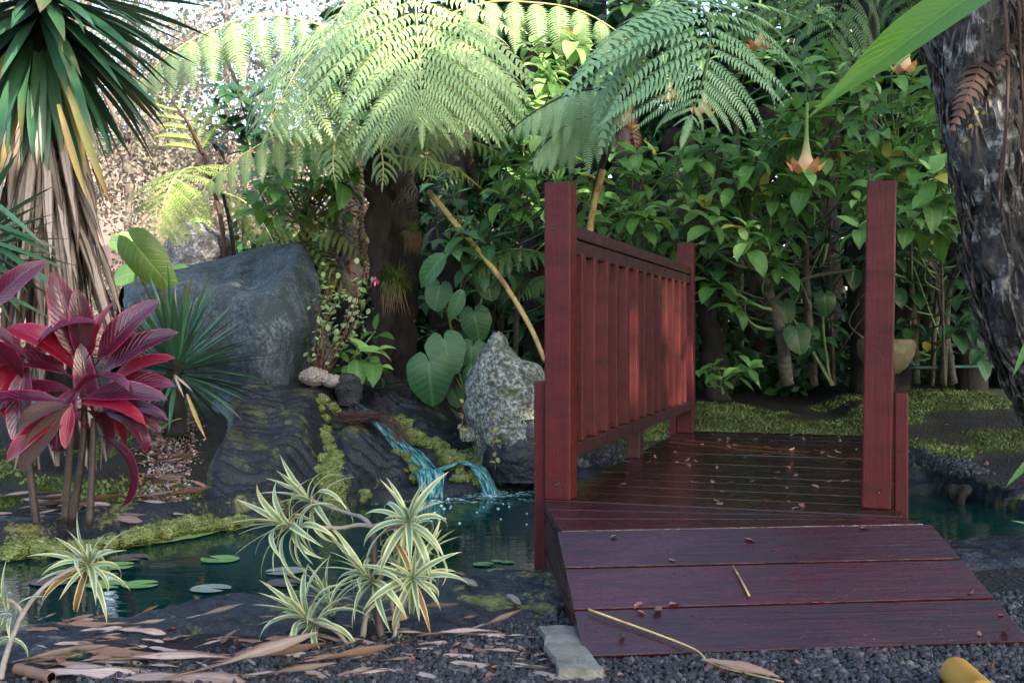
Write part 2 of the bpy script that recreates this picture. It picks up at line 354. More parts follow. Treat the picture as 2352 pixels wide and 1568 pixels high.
# lava sheets: ropy skins that stand proud of the ground where lava shows
def lava_mat():
    b = NB('ropy_lava'); co = b.tc('Object')
    n1 = b.noise(co, 5, 6, .65); n2 = b.noise(co, 45, 5, .7); n3 = b.noise(co, 150, 3, .6)
    col = b.mix(b.ramp(n2, .3, .7), (.004, .005, .008), (.016, .019, .027))
    m = b.ramp(b.math('ADD', n1, b.math('MULTIPLY', b.math('SUBTRACT', n2, .5), .35)), .55, .61)
    mossc = b.mix(b.ramp(n2, .4, .6), (.055, .055, .012), (.12, .135, .035))
    at = b.attr('tint'); sx = _n(b.nt, 'ShaderNodeSeparateXYZ'); b.L(at, sx.inputs[0])
    col = b.mix(b.math('MULTIPLY', m, sx.outputs[0], True), col, mossc)
    b.set(Base_Color=col, Roughness=b.math('ADD', b.math('MULTIPLY', n1, .45), b.math('MULTIPLY', sx.outputs[1], .25)))
    b.p.inputs['Specular IOR Level'].default_value = .35
    b.bump(b.math('ADD', b.math('ADD', n2, b.math('MULTIPLY', n3, .5)), b.math('MULTIPLY', b.voro(co, 70), .5)), .6, .010); return b.m
LAVA = lava_mat()
def lava_slope_h(x, y):
    s = y - interp(FAR, x); h = base_h(x, y)
    edge = sm((x + 1.40 + .25 * (y - 5.2) + .05 * math.sin(y * 5)) / .1)             # left rim beside the litter strip
    right = 1 - sm((x - (.62 - .55 * max(0, s)) - .1 * noise.noise(Vector((y * 2, 3, 0)))) / .12)
    back = 1 - sm((s - (1.9 if x < -.6 else 1.2)) / .25)
    m = edge * right * back * sm((s + .25) / .1)
    # two lobes with a valley between them
    dv = seg_d(x, y, [(-.90, 5.4), (-1.0, 6.0), (-1.0, 6.6), (-1.05, 7.0)])
    lobe = .03 + .035 * math.exp(-((x + 1.15) / .25) ** 2) + .05 * math.exp(-((x + .72) ** 2 + (y - 6.15) ** 2) / .06) - .07 * math.exp(-(dv / .07) ** 2)
    ang = 15500 if x < -.95 else 6500
    wet = seg_d(x, y, STREAM)
    r = ropes(x, y, ang) * min(1, .25 + wet * 4)
    if s < 0: return h - .05 * (1 - m) + (.06 * m if s > -.1 else 0)
    lobe *= sm((s + .05) / .6)
    return h - .04 + (lobe + r * (.5 + .5 * sm(s / .3)) + .04) * m if wet > .22 else h - .04 + (lobe * sm((wet - .05) / .17) + .045 + r * sm((wet - .06) / .12)) * m
heightfield('lava_slope', frange(-2.0, .75, .0105), frange(4.85, 7.75, .0115), lava_slope_h, LAVA,
            lambda x, y, z: (.45 if seg_d(x, y, STREAM) > .25 else 0.0, 0.75 if seg_d(x, y, STREAM) > .2 else .1, 0, 1), kind='structure')
def bank_h(x, y):
    t = interp(NEAR, x) - y; h = base_h(x, y)
    wdt = .34 if x < .1 else .4; wdt += .3 * sm((x + .9) / .8) * (1 - sm((x - .05) / .2)); wdt += .07 * noise.noise(Vector((x * 2.3, 4, 0)))
    m = sm((t + .04) / .06) * (1 - sm((t - wdt) / .1))
    under = 1 if -4 < x < 4 else 0
    return h - .03 + (.040 + .012 * math.sin(math.pi * min(max(t / wdt, 0), 1)) + .35 * ropes(x, y, 1.2) * (1 if x < .6 else 1.6) + .012 * noise.noise(Vector((x * 9, y * 9, 4))) + .008 * noise.noise(Vector((x * 28, y * 28, 4)))) * m * under
heightfield('lava_bank', frange(-2.2, 2.9, .014), frange(2.2, 4.2, .014), bank_h, LAVA, lambda x, y, z: (1.0 if x < .5 else .15, .75 if x < .2 else .5, 0, 1), kind='structure')
def rim_h(x, y):
    s = y - interp(FAR, x); h = base_h(x, y); m = sm((s + .1) / .07) * (1 - sm((s - .17 - .06 * noise.noise(Vector((x * 3, 1, 0)))) / .08))
    return h - .03 + (.06 + .3 * ropes(x, y, 1.5)) * m
heightfield('lava_rim', frange(-2.6, -1.0, .014), frange(4.1, 5.6, .014), rim_h, LAVA, lambda x, y, z: (1.0, .7, 0, 1), kind='structure')
heightfield('lava_edge', frange(1.7, 3.4, .016), frange(4.8, 6.6, .016), lambda x, y: rim_h(x, y) + .02, LAVA, lambda x, y, z: (.5, .7, 0, 1), kind='structure')

# water
def water_mat(name, col, col2, rough, bscale, bdist):
    b = NB(name); co = b.tc('Object', (1, 2.6, 1), False); n = b.noise(co, bscale, 3, .5, .8); big = b.noise(b.tc('Object'), 1.2, 3)
    b.set(Base_Color=b.mix(b.ramp(big, .35, .65), col, col2), Roughness=rough, IOR=1.33); b.p.inputs['Specular IOR Level'].default_value = .5
    b.bump(n, .35, bdist); return b.m
PW = water_mat('teal_pond_water', (.0004, .015, .012), (.001, .034, .029), .02, 5.0, .005)
mb = MB(); mb.add(*grid_mesh([[(x, y, WATER) for x in frange(-7, 7, .5)] for y in frange(2.2, 7, .4)])); new_obj('pond_water', mb.mesh('pond_water', PW), kind='structure')
def stream_mat():
    b = NB('running_stream_water'); uv = _n(b.nt, 'ShaderNodeUVMap').outputs[0]; mp = _n(b.nt, 'ShaderNodeMapping'); b.L(uv, mp.inputs[0]); mp.inputs[3].default_value = (7, 5, 1)
    n = b.noise(mp.outputs[0], 1.6, 5, .65, .6); col = b.mix(b.ramp(n, .47, .68), (.010, .20, .22), (.50, .72, .74))
    b.set(Base_Color=col, Roughness=.12, IOR=1.33, Alpha=b.math('ADD', b.math('MULTIPLY', b.ramp(n, .34, .56), .75), .22)); b.bump(n, .6, .02)
    t = _n(b.nt, 'ShaderNodeBsdfTranslucent'); b.inp(t.inputs[0], (.05, .45, .5)); mx = _n(b.nt, 'ShaderNodeMixShader'); mx.inputs[0].default_value = .25
    b.L(b.p.outputs[0], mx.inputs[1]); b.L(t.outputs[0], mx.inputs[2]); b.L(mx.outputs[0], b.out.inputs[0]); return b.m
SW = stream_mat()
def ribbon(name, pts, widths, label=None, ncross=7, n=26, bulge=.012, lift=None):
    pts = [Vector(p) for p in pts]; P = []
    for i in range(n + 1):
        t = i / n; c = crom(pts, t); a = crom(pts, min(1, t + .03)) - crom(pts, max(0, t - .03)); hor = Vector((a.x, a.y, 0))
        if hor.length < .015: hor = Vector((lift[0], lift[1], 0)) if lift else Vector((0, -1, 0))
        hor.normalize(); side = Vector((hor.y, -hor.x, 0)); k = t * (len(widths) - 1); i0 = min(int(k), len(widths) - 2); wd = widths[i0] + (widths[i0 + 1] - widths[i0]) * (k - i0)
        up = side.cross(a.normalized()); row = []
        for j in range(ncross):
            u = j / (ncross - 1) * 2 - 1; q = c + side * (u * wd / 2 * (1 + .18 * noise.noise(c * 9 + Vector((u > 0, 0, 0)) * 5)))
            row.append(q + up * (bulge * (1 - u * u) + .006 * noise.noise(q * 30)))
        P.append(row)
    mb = MB(); mb.add(*grid_mesh(P)); return new_obj(name, mb.mesh(name, SW), kind='structure')
def on_lava(x, y, dz=0): return Vector((x, y, max(lava_slope_h(x, y), base_h(x, y)) + dz))
sp = [on_lava(x, y, .012) for x, y in [(-1.05, 7.0), (-.92, 6.9), (-.78, 6.76), (-.68, 6.6), (-.60, 6.45), (-.50, 6.3)]]
ribbon('stream_water', sp, [.07, .10, .12, .13, .20, .27])
e = sp[-1]
ribbon('waterfall_water', [e, e + Vector((.02, -.08, -.012)), Vector((-.44, 6.09, .03)), Vector((-.43, 6.03, -.10)), Vector((-.43, 6.02, -.13))], [.27, .22, .15, .13, .14], lift=(0, -1), n=20)
e2 = on_lava(-.30, 6.36, .02)
ribbon('waterfall_water', [sp[-1] + Vector((.05, .03, .0)), e2, Vector((-.20, 6.27, .035)), Vector((-.14, 6.16, -.03)), Vector((-.10, 6.10, -.13))], [.12, .08, .08, .09, .11], lift=(.5, -1), n=20)
ribbon('pool_water', [on_lava(-1.5, 7.22, .05), on_lava(-1.32, 7.12, .05), on_lava(-1.17, 7.05, .03)], [.07, .10, .08])

# ---------------------------------------------------------------- the bridge
TH = math.atan(834 / F)
be = Vector((math.sin(TH), math.cos(TH), 0)); br = Vector((math.cos(TH), -math.sin(TH), 0)); BO = Vector((.107, 3.757, 0)); DZ = .22
bridge = thing('footbridge', 'dark red stained wooden footbridge with railings and a sloping ramp over the pond', 'bridge', (BO.x, BO.y, 0))
def bl(u, e, z): return BO + br * u + be * e + Vector((0, 0, z))
def bevel_box(lx, ly, lz, m, name, bev=.004, taper=None, seg=2):
    bm = bmesh.new(); bmesh.ops.create_cube(bm, size=1); bmesh.ops.scale(bm, vec=(lx, ly, lz), verts=bm.verts)
    bmesh.ops.bevel(bm, geom=bm.edges[:], offset=bev, segments=seg, affect='EDGES', profile=.5)
    me = bpy.data.meshes.new(name); bm.to_mesh(me); bm.free(); me.materials.append(m); return me
def bpart(name, me, u, e, z, rotz=0, tilt=None, **props):
    M = Matrix.Translation(bl(u, e, z)) @ Matrix.Rotation(-TH + rotz, 4, 'Z')
    if tilt is not None: M = M @ tilt
    return new_obj(name, me, bridge, M, bridge.location, **props)
PW_ = .089
# deck boards run across the bridge
E0, NBD, PITCH = .0, 14, .2
UW = 1.125
for i in range(NBD):
    me = bevel_box(UW, PITCH - .009, .038, WM['deck'], 'deck_board', .004)
    bpart('deck_board', me, UW / 2 + R.uniform(-.004, .004), E0 + PITCH * (i + .5), DZ - .019 + R.uniform(-.0012, .0012))
# side beams under the deck, cross beam
for u in (.02, UW - .02):
    bpart('side_beam', bevel_box(.038, 2.78, .17, WM['rail'], 'side_beam'), u, 1.40, DZ - .04 - .087)
def post(name, u, e, z0, z1, sx, sy, m='post', tilt=None):
    return bpart(name, bevel_box(sx, sy, z1 - z0, WM[m], name, .005), u, e, (z0 + z1) / 2, tilt=tilt)
post('post', .0445, .0445, DZ, DZ + 1.052, PW_, PW_)
post('post', 1.013 + .0445, .165, DZ, DZ + 1.03, PW_, PW_, tilt=Matrix.Rotation(rad(.9), 4, 'Y'))
FARE = 2.68
post('post', .0445, FARE, DZ, DZ + 1.05, PW_, PW_)
post('post', 1.013 + .0445, FARE, DZ, DZ + 1.05, PW_, PW_)
# outer half posts reaching into the water
for (u, e, top) in ((-.0215, .06, .61), (1.013 + PW_ + .022, .165, .585), (-.0215, FARE, .61), (1.013 + PW_ + .022, FARE, .60)):
    post('brace_post', u, e, -.02 if e < 1 and u < .5 else -.3, top, .04, .085)
post('middle_post', .03, 1.35, DZ, DZ + .13, .06, PW_, 'rail')
post('middle_post', 1.08, 1.35, DZ, DZ + .13, .06, PW_, 'rail')
for u in (.0445, 1.013 + .0445):
    e0 = PW_ if u < .5 else .21; e1 = FARE - PW_ / 2; L = e1 - e0
    bpart('top_rail', bevel_box(.075, L, .045, WM['rail'], 'top_rail'), u, (e0 + e1) / 2, DZ + .895)
    bpart('upper_stringer', bevel_box(.038, L - .004, .05, WM['rail'], 'upper_stringer'), u + .012, (e0 + e1) / 2, DZ + .895 - .05)
    bpart('bottom_rail', bevel_box(.075, L, .05, WM['rail'], 'bottom_rail'), u, (e0 + e1) / 2, DZ + .155)
    bpart('lower_fillet', bevel_box(.02, L - .004, .03, WM['rail'], 'lower_fillet', .002), u - .022, (e0 + e1) / 2, DZ + .196)
    for k in range(13):
        e = .215 + .186 * k
        if e < e0: continue
        me = bevel_box(.05 + R.uniform(-.002, .002), .05, .645, WM['baluster'], 'baluster', .003)
        bpart('baluster', me, u + .012 + R.uniform(-.002, .002), e, DZ + .181 + .3225, rotz=R.uniform(-.03, .03), tilt=Matrix.Rotation(R.uniform(-.006, .006), 4, 'Y'))
for (u, e, z, s) in ((.045, -.0015, DZ + .055, 1), (1.06, .119, DZ + .055, 1), (.03, -.0015, DZ + .9, .5)):
    mb = MB(); mb.add([(math.cos(a) * .006, -.0022, math.sin(a) * .006) for a in [k * math.pi / 4 for k in range(8)]] + [(math.cos(a) * .0075, .0005, math.sin(a) * .0075) for a in [k * math.pi / 4 for k in range(8)]],
        [tuple(range(8))] + [(k, (k + 1) % 8, 8 + (k + 1) % 8, 8 + k) for k in range(8)])
    bpart('screw', mb.mesh('screw', BM['darktwig']), u, e, z)
# wedge between deck and ramp, ramp boards
TL, TR = Vector((.139, 3.165, 0)), Vector((1.195, 3.285, 0)); BLm, BRm = Vector((.182, 2.66, 0)), Vector((1.262, 2.79, 0)); RZ = .012
def prism(name, poly, th, m, bev=.004, grain=None):
    """a board from a planar outline (world points, top face), thickness down; object space x runs along the grain"""
    poly = [Vector(p) for p in poly]; c = sum(poly, Vector()) / len(poly)
    g = Vector(grain).normalized(); nrm = Vector((0, 0, 0))
    for i in range(len(poly)): nrm += (poly[i] - c).cross(poly[(i + 1) % len(poly)] - c)
    nrm.normalize()
    if nrm.z < 0: nrm = -nrm; poly = poly[::-1]
    M = basis(c, g, nrm); Mi = M.inverted(); bm = bmesh.new()
    top = [bm.verts.new(Mi @ p) for p in poly]; bot = [bm.verts.new(Mi @ (p - nrm * th)) for p in poly]; n = len(poly)
    bm.faces.new(top); bm.faces.new(bot[::-1])
    for i in range(n): bm.faces.new((top[i], bot[i], bot[(i + 1) % n], top[(i + 1) % n]))
    bmesh.ops.recalc_face_normals(bm, faces=bm.faces)
    if bev: bmesh.ops.bevel(bm, geom=bm.edges[:], offset=bev, segments=2, affect='EDGES', profile=.5)
    me = bpy.data.meshes.new(name); bm.to_mesh(me); bm.free(); me.materials.append(m)
    return new_obj(name, me, bridge, M, bridge.location)
A0, A1 = bl(0, -.006, DZ), bl(UW, -.006, DZ); T0, T1 = TL + Vector((0, 0, DZ)), TR + Vector((0, 0, DZ))
def lerp(a, b, t): return a + (b - a) * t
cuts = [(0, 0), (.34, .10), (.64, .42), (1, 1)]
for (l0, r0), (l1, r1) in zip(cuts, cuts[1:]):
    gap = .004
    prism('wedge_board', [lerp(A0, T0, l0 + gap * 2), lerp(A1, T1, r0 + gap * 6), lerp(A1, T1, r1 - gap), lerp(A0, T0, l1 - gap)], .036, WM['ramp'], .003, A1 - A0)
B0, B1 = BLm + Vector((0, 0, RZ)), BRm + Vector((0, 0, RZ))
for k in range(3):
    a, b = k / 3 + .008, (k + 1) / 3 - .008
    if k == 0: a = .008
    ov = .012
    prism('ramp_board', [lerp(T0, B0, a) - Vector((ov, 0, 0)), lerp(T1, B1, a) + Vector((.02, 0, 0)), lerp(T1, B1, b) + Vector((.02, 0, 0)), lerp(T0, B0, b) - Vector((ov, 0, 0))], .036, WM['ramp'], .0018, T1 - T0)
ul = Vector((0, 0, -.041))  # dark sheets added below so the board gaps look shaded
for f0_, f1_ in ((.0, .30), (.36, .64), (.70, .97)):
    prism('ramp_gap_shade', [lerp(T0, B0, f0_) + ul, lerp(T1, B1, f0_) + ul, lerp(T1, B1, f1_) + ul, lerp(T0, B0, f1_) + ul], .02, RM['lavarock'], 0, T1 - T0)
for c_ in (1 / 3, 2 / 3):
    prism('ramp_gap_shade', [lerp(T0, B0, c_ - .029) + ul * .96, lerp(T1, B1, c_ - .029) + ul * .96, lerp(T1, B1, c_ + .029) + ul * .96, lerp(T0, B0, c_ + .029) + ul * .96], .03, RM['lavarock'], 0, T1 - T0)
# closed cheek of the ramp: two boards following the outline
def cheek(x0, pts_top, zsplit):
    pass
dn = Vector((0, 0, -.04))
def vboard(name, quad, out):
    o = Vector(out); th = .03; mb = MB(); q = [Vector(p) for p in quad]; v = q + [p - o * th for p in q]; n = len(q)
    mb.add(v, [tuple(range(n)), tuple(range(n, 2 * n))[::-1]] + [(i, n + i, n + (i + 1) % n, (i + 1) % n) for i in range(n)], None, False)
    me = mb.mesh(name, WM['ramp']); bm = bmesh.new(); bm.from_mesh(me); bmesh.ops.recalc_face_normals(bm, faces=bm.faces); bm.to_mesh(me); bm.free()
    return new_obj(name, me, bridge, Matrix.Identity(4), bridge.location)
zb = -.06
for side, (pa, pt, pb), out in (('l', (A0, T0, B0), Vector((-1, -.08, 0))), ('r', (A1, T1, B1), Vector((1, -.1, 0)))):
    ax = pa + dn; tx = pt + dn; bx = pb + dn * .9
    mid_a = Vector((ax.x, ax.y, .06)); mid_t = Vector((tx.x, tx.y, .06)); k = lerp(tx, bx, (tx.z - .06) / (tx.z - bx.z)); k.z = .06
    kk = lerp(tx, bx, .985)
    vboard('cheek_board', [ax, tx, k, mid_t, mid_a], out)
    vboard('cheek_board', [mid_a - Vector((0, 0, .004)), mid_t - Vector((0, 0, .004)), k - Vector((0, 0, .004)), Vector((bx.x, bx.y, bx.z)), Vector((bx.x, bx.y, zb)), Vector((mid_a.x, mid_a.y, zb))], out)

# ---------------------------------------------------------------- rocks
def smooth_grid(rows, sub):
    ni, nj = len(rows), len(rows[0]); I = (ni - 1) * sub; J = (nj - 1) * sub; out = []
    mid = [[crom(r, j / J) for j in range(J + 1)] for r in rows]
    for i in range(I + 1): out.append([crom([mid[q][j] for q in range(ni)], i / I) for j in range(J + 1)])
    return out
def drape_rock():
    def rw(L): return [W(*p) for p in L]
    rows = [rw([(250, 900, 8.6), (330, 880, 8.7), (420, 880, 8.8), (520, 880, 8.8), (600, 880, 8.7), (680, 880, 8.4), (740, 880, 8.0)]),
            rw([(270, 700, 8.0), (330, 660, 8.3), (420, 640, 8.5), (520, 620, 8.5), (600, 600, 8.4), (685, 590, 8.1), (730, 640, 7.7)]),
            rw([(285, 655, 7.7), (345, 634, 7.9), (430, 616, 8.0), (520, 601, 8.0), (600, 578, 7.9), (683, 559, 7.6), (722, 610, 7.35)]),
            rw([(285, 680, 7.3), (345, 652, 7.4), (430, 642, 7.4), (520, 652, 7.45), (600, 658, 7.4), (680, 598, 7.25), (731, 640, 7.2)]),
            rw([(285, 700, 7.0), (350, 672, 6.95), (430, 658, 6.85), (520, 668, 6.78), (600, 674, 6.72), (665, 655, 6.85), (737, 680, 7.15)]),
            rw([(290, 760, 6.95), (355, 755, 6.85), (430, 745, 6.72), (520, 750, 6.62), (610, 760, 6.55), (690, 745, 6.75), (738, 740, 7.1)]),
            rw([(300, 830, 6.95), (365, 820, 6.8), (440, 815, 6.7), (530, 825, 6.6), (615, 840, 6.52), (690, 800, 6.85), (734, 800, 7.05)]),
            rw([(330, 900, 6.95), (390, 890, 6.85), (460, 880, 6.75), (545, 880, 6.65), (638, 892, 6.55), (680, 866, 6.9), (728, 850, 7.05)]),
            rw([(330, 980, 7.0), (390, 980, 6.95), (460, 980, 6.85), (545, 980, 6.75), (630, 980, 6.65), (690, 960, 6.95), (728, 960, 7.1)])]
    G = smooth_grid(rows, 14); out = []
    I = len(G)
    for i, r in enumerate(G):
        t = i / (I - 1); row = []
        for j, p in enumerate(r):
            u = j / (len(r) - 1)
            if t > .25:
                fold = .10 * max(0, math.sin(u * 23 + t * 9 + 2 * noise.noise(p * 1.5))) * sm((u - .62) / .2) * sm((t - .45) / .2)
                fold += .055 * abs(math.sin(u * 12 + t * 3 + 2 * noise.noise(p * 1.2))) * sm((t - .5) / .2)
                p = p + Vector((0, 1, 0)) * (fold + .03 * noise.noise(p * 3) + .006 * noise.noise(p * 22)) + Vector((0, 0, .012 * math.sin(u * 40 + t * 14) * (1 - sm((t - .4) / .15))))
            row.append(p)
        out.append(row)
    mb = MB(); mb.add(*grid_mesh(out)); c = W(500, 890, 7.2)
    o = new_obj('draped_boulder', mb.mesh('draped_boulder', RM['drape'], c), label='large dark grey lichen-speckled boulder with cloth-like folds above the lava slope', category='boulder'); o.location = c
drape_rock()
def rock(name, label, cat, prof, d, depth, m, amp=.05, freq=3, n=44, group=None, oct_=5, seed=0, sq=1.0, kind=None):
    """prof: (py, px_left, px_right) from top to bottom in frame units at distance d"""
    prof = sorted(prof); P = []; NZ = n; NA = int(n * 1.5)
    ys = [p[0] for p in prof]; vs_l = [Vector((p[0], p[1], p[2])) for p in prof]
    for i in range(NZ + 1):
        t = i / NZ; p = crom(vs_l, t); l, r = W(p.y, p.x, d), W(p.z, p.x, d); c = (l + r) / 2; hw = (r - l).length / 2; row = []
        for j in range(NA):
            a = 2 * math.pi * j / NA; ca, sa = math.cos(a), math.sin(a); k = (abs(ca) ** (2 / sq) + abs(sa) ** (2 / sq)) ** (-sq / 2) if sq != 1 else 1
            dd = depth / 2 * (.35 + .65 * min(1, hw / (max(q[2] - q[1] for q in prof) * d / F / 2)))
            q = c + Vector((ca * hw * k, sa * dd * k, 0)); dirv = (q - c); dirv = dirv.normalized() if dirv.length > 1e-6 else Vector((0, 0, 1))
            f = fbm(q * freq + Vector((seed, 0, 0)), oct_); f = f + .35 * (abs(noise.noise(q * freq * 2.3 + Vector((seed, 3, 0)))) - .2)
            row.append(q + (dirv + Vector((0, 0, .4 * (1 - t)))) * (amp * f))
        P.append(row)
    v, f, uv = grid_mesh(P, True); NAr = NA; f = f + [tuple(range(NAr)), tuple(NZ * NAr + j for j in range(NAr))[::-1]]
    mb = MB(); mb.add(v, f, uv); c = W((prof[-1][1] + prof[-1][2]) / 2, prof[-1][0], d)
    o = new_obj(name, mb.mesh(name, m, c), label=label, category=cat); o.location = c
    if group: o['group'] = group
    return o
rock('lichened_boulder', 'upright pale lichened boulder with a pointed top beside the bridge post', 'boulder',
     [(764, 1134, 1148), (785, 1120, 1165), (815, 1102, 1185), (840, 1092, 1235), (880, 1078, 1262), (940, 1067, 1275), (1000, 1075, 1285), (1040, 1092, 1290), (1090, 1110, 1290)], 6.6, .75, RM['lichen'], .09, 3.2, 60, seed=3)
rock('grey_boulder', 'blocky pale grey boulder behind the dark draped boulder', 'boulder',
     [(513, 440, 462), (535, 405, 500), (545, 388, 528), (580, 382, 538), (625, 392, 534), (680, 390, 540)], 8.9, .5, RM['grey'], .11, 2.6, 40, seed=9)
rock('lava_rock', 'small round porous black lava rock beside the white coral', 'rock',
     [(858, 790, 810), (870, 772, 826), (887, 768, 832), (910, 775, 830), (930, 780, 820)], 6.72, .16, RM['lavarock'], .05, 9, 26, seed=2)
rock('mossy_stone', 'small olive stone among the moss left of the stream', 'rock',
     [(955, 712, 735), (968, 702, 752), (985, 700, 758), (1000, 705, 752)], 6.75, .12, RM['grey'], .02, 8, 20, seed=5)
rock('small_grey_stone', 'small grey speckled stone at the foot of the lichened boulder', 'rock',
     [(978, 1066, 1082), (986, 1056, 1092), (1000, 1054, 1096), (1012, 1060, 1090)], 6.45, .10, RM['lichen'], .02, 8, 20, seed=6)
rock('dark_mossy_stone', 'dark shaded stone between the boulder and the bridge post', 'rock',
     [(960, 1150, 1240), (1000, 1120, 1262), (1050, 1110, 1290), (1100, 1120, 1300)], 6.35, .35, LAVA, .06, 6, 36, seed=8)
# two white coral lumps: knobs on a core
def coral(label, c, r, n, seed):
    rr = random.Random(seed); mb = MB(); bm = bmesh.new(); bmesh.ops.create_icosphere(bm, subdivisions=2, radius=1)
    V = [v.co.copy() for v in bm.verts]; Fc = [tuple(v.index for v in f.verts) for f in bm.faces]; bm.free()
    mb.add([Vector((v.x * r * 1.3, v.y * r, v.z * r * .8)) * (1 + .1 * noise.noise(v * 3)) for v in V], Fc)
    for _ in range(n):
        a = rr.uniform(0, 6.28); z = rr.uniform(-.3, 1); k = math.sqrt(max(0, 1 - z * z)); s = r * rr.uniform(.12, .22)
        p = Vector((math.cos(a) * k * r * 1.3, math.sin(a) * k * r, z * r * .8)); mb.add([p + v * s for v in V], Fc)
    o = new_obj('coral_lump', mb.mesh('coral_lump', RM['coral']), label=label, category='coral'); o.location = c
coral('larger knobbly white coral lump beside the dark boulder', W(722, 868, 6.74), .066, 90, 1)
coral('smaller creamy coral lump touching the black lava rock', W(762, 876, 6.70), .048, 70, 2)
# concrete footing block next to the ramp
bm = bmesh.new(); bmesh.ops.create_cube(bm, size=1); bmesh.ops.subdivide_edges(bm, edges=bm.edges[:], cuts=7, use_grid_fill=True)
q0, q1, q2, q3 = Vector((.068, 2.88, 0)), Vector((.15, 2.88, 0)), Vector((.20, 2.50, 0)), Vector((.108, 2.50, 0))
for v in bm.verts:
    u, t, z = v.co.x + .5, v.co.y + .5, v.co.z + .5
    p = lerp(lerp(q3, q2, u), lerp(q0, q1, u), t); p.z = -.08 + z * .108 + .008 * noise.noise(Vector((p.x * 20, p.y * 20, z)))
    v.co = p + Vector((noise.noise(p * 14), noise.noise(p * 13 + Vector((4, 0, 0))), 0)) * .012
me = bpy.data.meshes.new('concrete_block'); bm.to_mesh(me); bm.free(); me.materials.append(RM['concrete'])
for p in me.polygons: p.use_smooth = False
new_obj('concrete_block', me, label='rough pale concrete footing block against the left side of the ramp', category='block')
# ---------------------------------------------------------------- leaf shapes (shared between all the leaves of a kind)
def strip_leaf(width, prof, fold=.25, droop=40, nseg=7, ncross=4, wave=0.0, twist=0, seed=0, dpow=1.0, thick=0):
    """leaf 1 long along +x, normal +z; prof(t) relative half width; droop: total bend in degrees downwards"""
    P = []; x = z = 0.0; a = 0.0
    for i in range(nseg + 1):
        t = i / nseg
        if i:
            a = rad(droop) * ((t - .5 / nseg) ** dpow); x += math.cos(a) / nseg; z -= math.sin(a) / nseg
        hw = width / 2 * prof(t); row = []
        for j in range(ncross + 1):
            u = j / ncross * 2 - 1; tw = rad(twist) * t
            y = hw * u; zz = abs(u) * hw * fold + wave * math.sin(t * 9 + seed + (2.5 if u > 0 else 0)) * abs(u) * hw
            yy = y * math.cos(tw) - zz * math.sin(tw); z2 = y * math.sin(tw) + zz * math.cos(tw)
            row.append((x + z2 * math.sin(a), yy, z + z2 * math.cos(a)))
        P.append(row)
    mb = MB(); mb.add(*grid_mesh(P)); return mb
p_ovate = lambda t: max(.03, math.sin(math.pi * min(1, t * .93 + .03) ** .78)) ** .85 * (1 if t < .75 else 1 - (t - .75) * 2.2) if t < .999 else .01
p_blade = lambda t: (.55 + .45 * min(1, t * 3)) * (1 - t ** 3.2) + .005
p_sword = lambda t: (.35 + .65 * math.sin(math.pi * min(1, t * .8 + .05))) * (1 - t ** 4) + .005
p_ti = lambda t: (.14 if t < .14 else .14 + .86 * math.sin(math.pi * ((t - .14) / .86) ** .8) ** .75) if t < .999 else .01
p_song = lambda t: (.6 + .4 * math.sin(math.pi * t ** .8)) * (1 - t ** 3) + .004
p_litter = lambda t: (.25 + .75 * math.sin(math.pi * t ** .9) ** .6) if 0 < t < .999 else .12
p_round = lambda t: max(.05, math.sin(math.pi * (t * .96 + .02)) ** .55)

def heart_leaf(droop=25, seed=0):
    rings, na = 4, 26; mb = MB(); vs = [(0.0, 0.0, 0.03)]; uv = [(.5, .28)]
    for r in range(1, rings + 1):
        for k in range(na):
            a = 2 * math.pi * k / na; c = math.cos(a)              # a = 0 towards the tip
            rr = .30 + .16 * (1 + c) + (.24 * max(0, c) ** 6) - .26 * math.exp(-((a - math.pi) / .25) ** 2)
            rr *= 1 + .03 * math.sin(a * 7 + seed) ; q = r / rings * rr
            x, y = q * math.cos(a), q * math.sin(a) * 1.05
            z = .03 - .16 * rad(droop) * (q * 2) ** 2 + .012 * math.sin(a * 9 + seed) * (r / rings) ** 2 + abs(y) * .12
            vs.append((x, y, z)); uv.append((.5 + y, .28 + x))
    fs = [(0, 1 + k, 1 + (k + 1) % na) for k in range(na)]
    for r in range(rings - 1):
        for k in range(na):
            b0 = 1 + r * na; fs.append((b0 + k, b0 + na + k, b0 + na + (k + 1) % na, b0 + (k + 1) % na))
    mb.add(vs, fs, uv); return mb

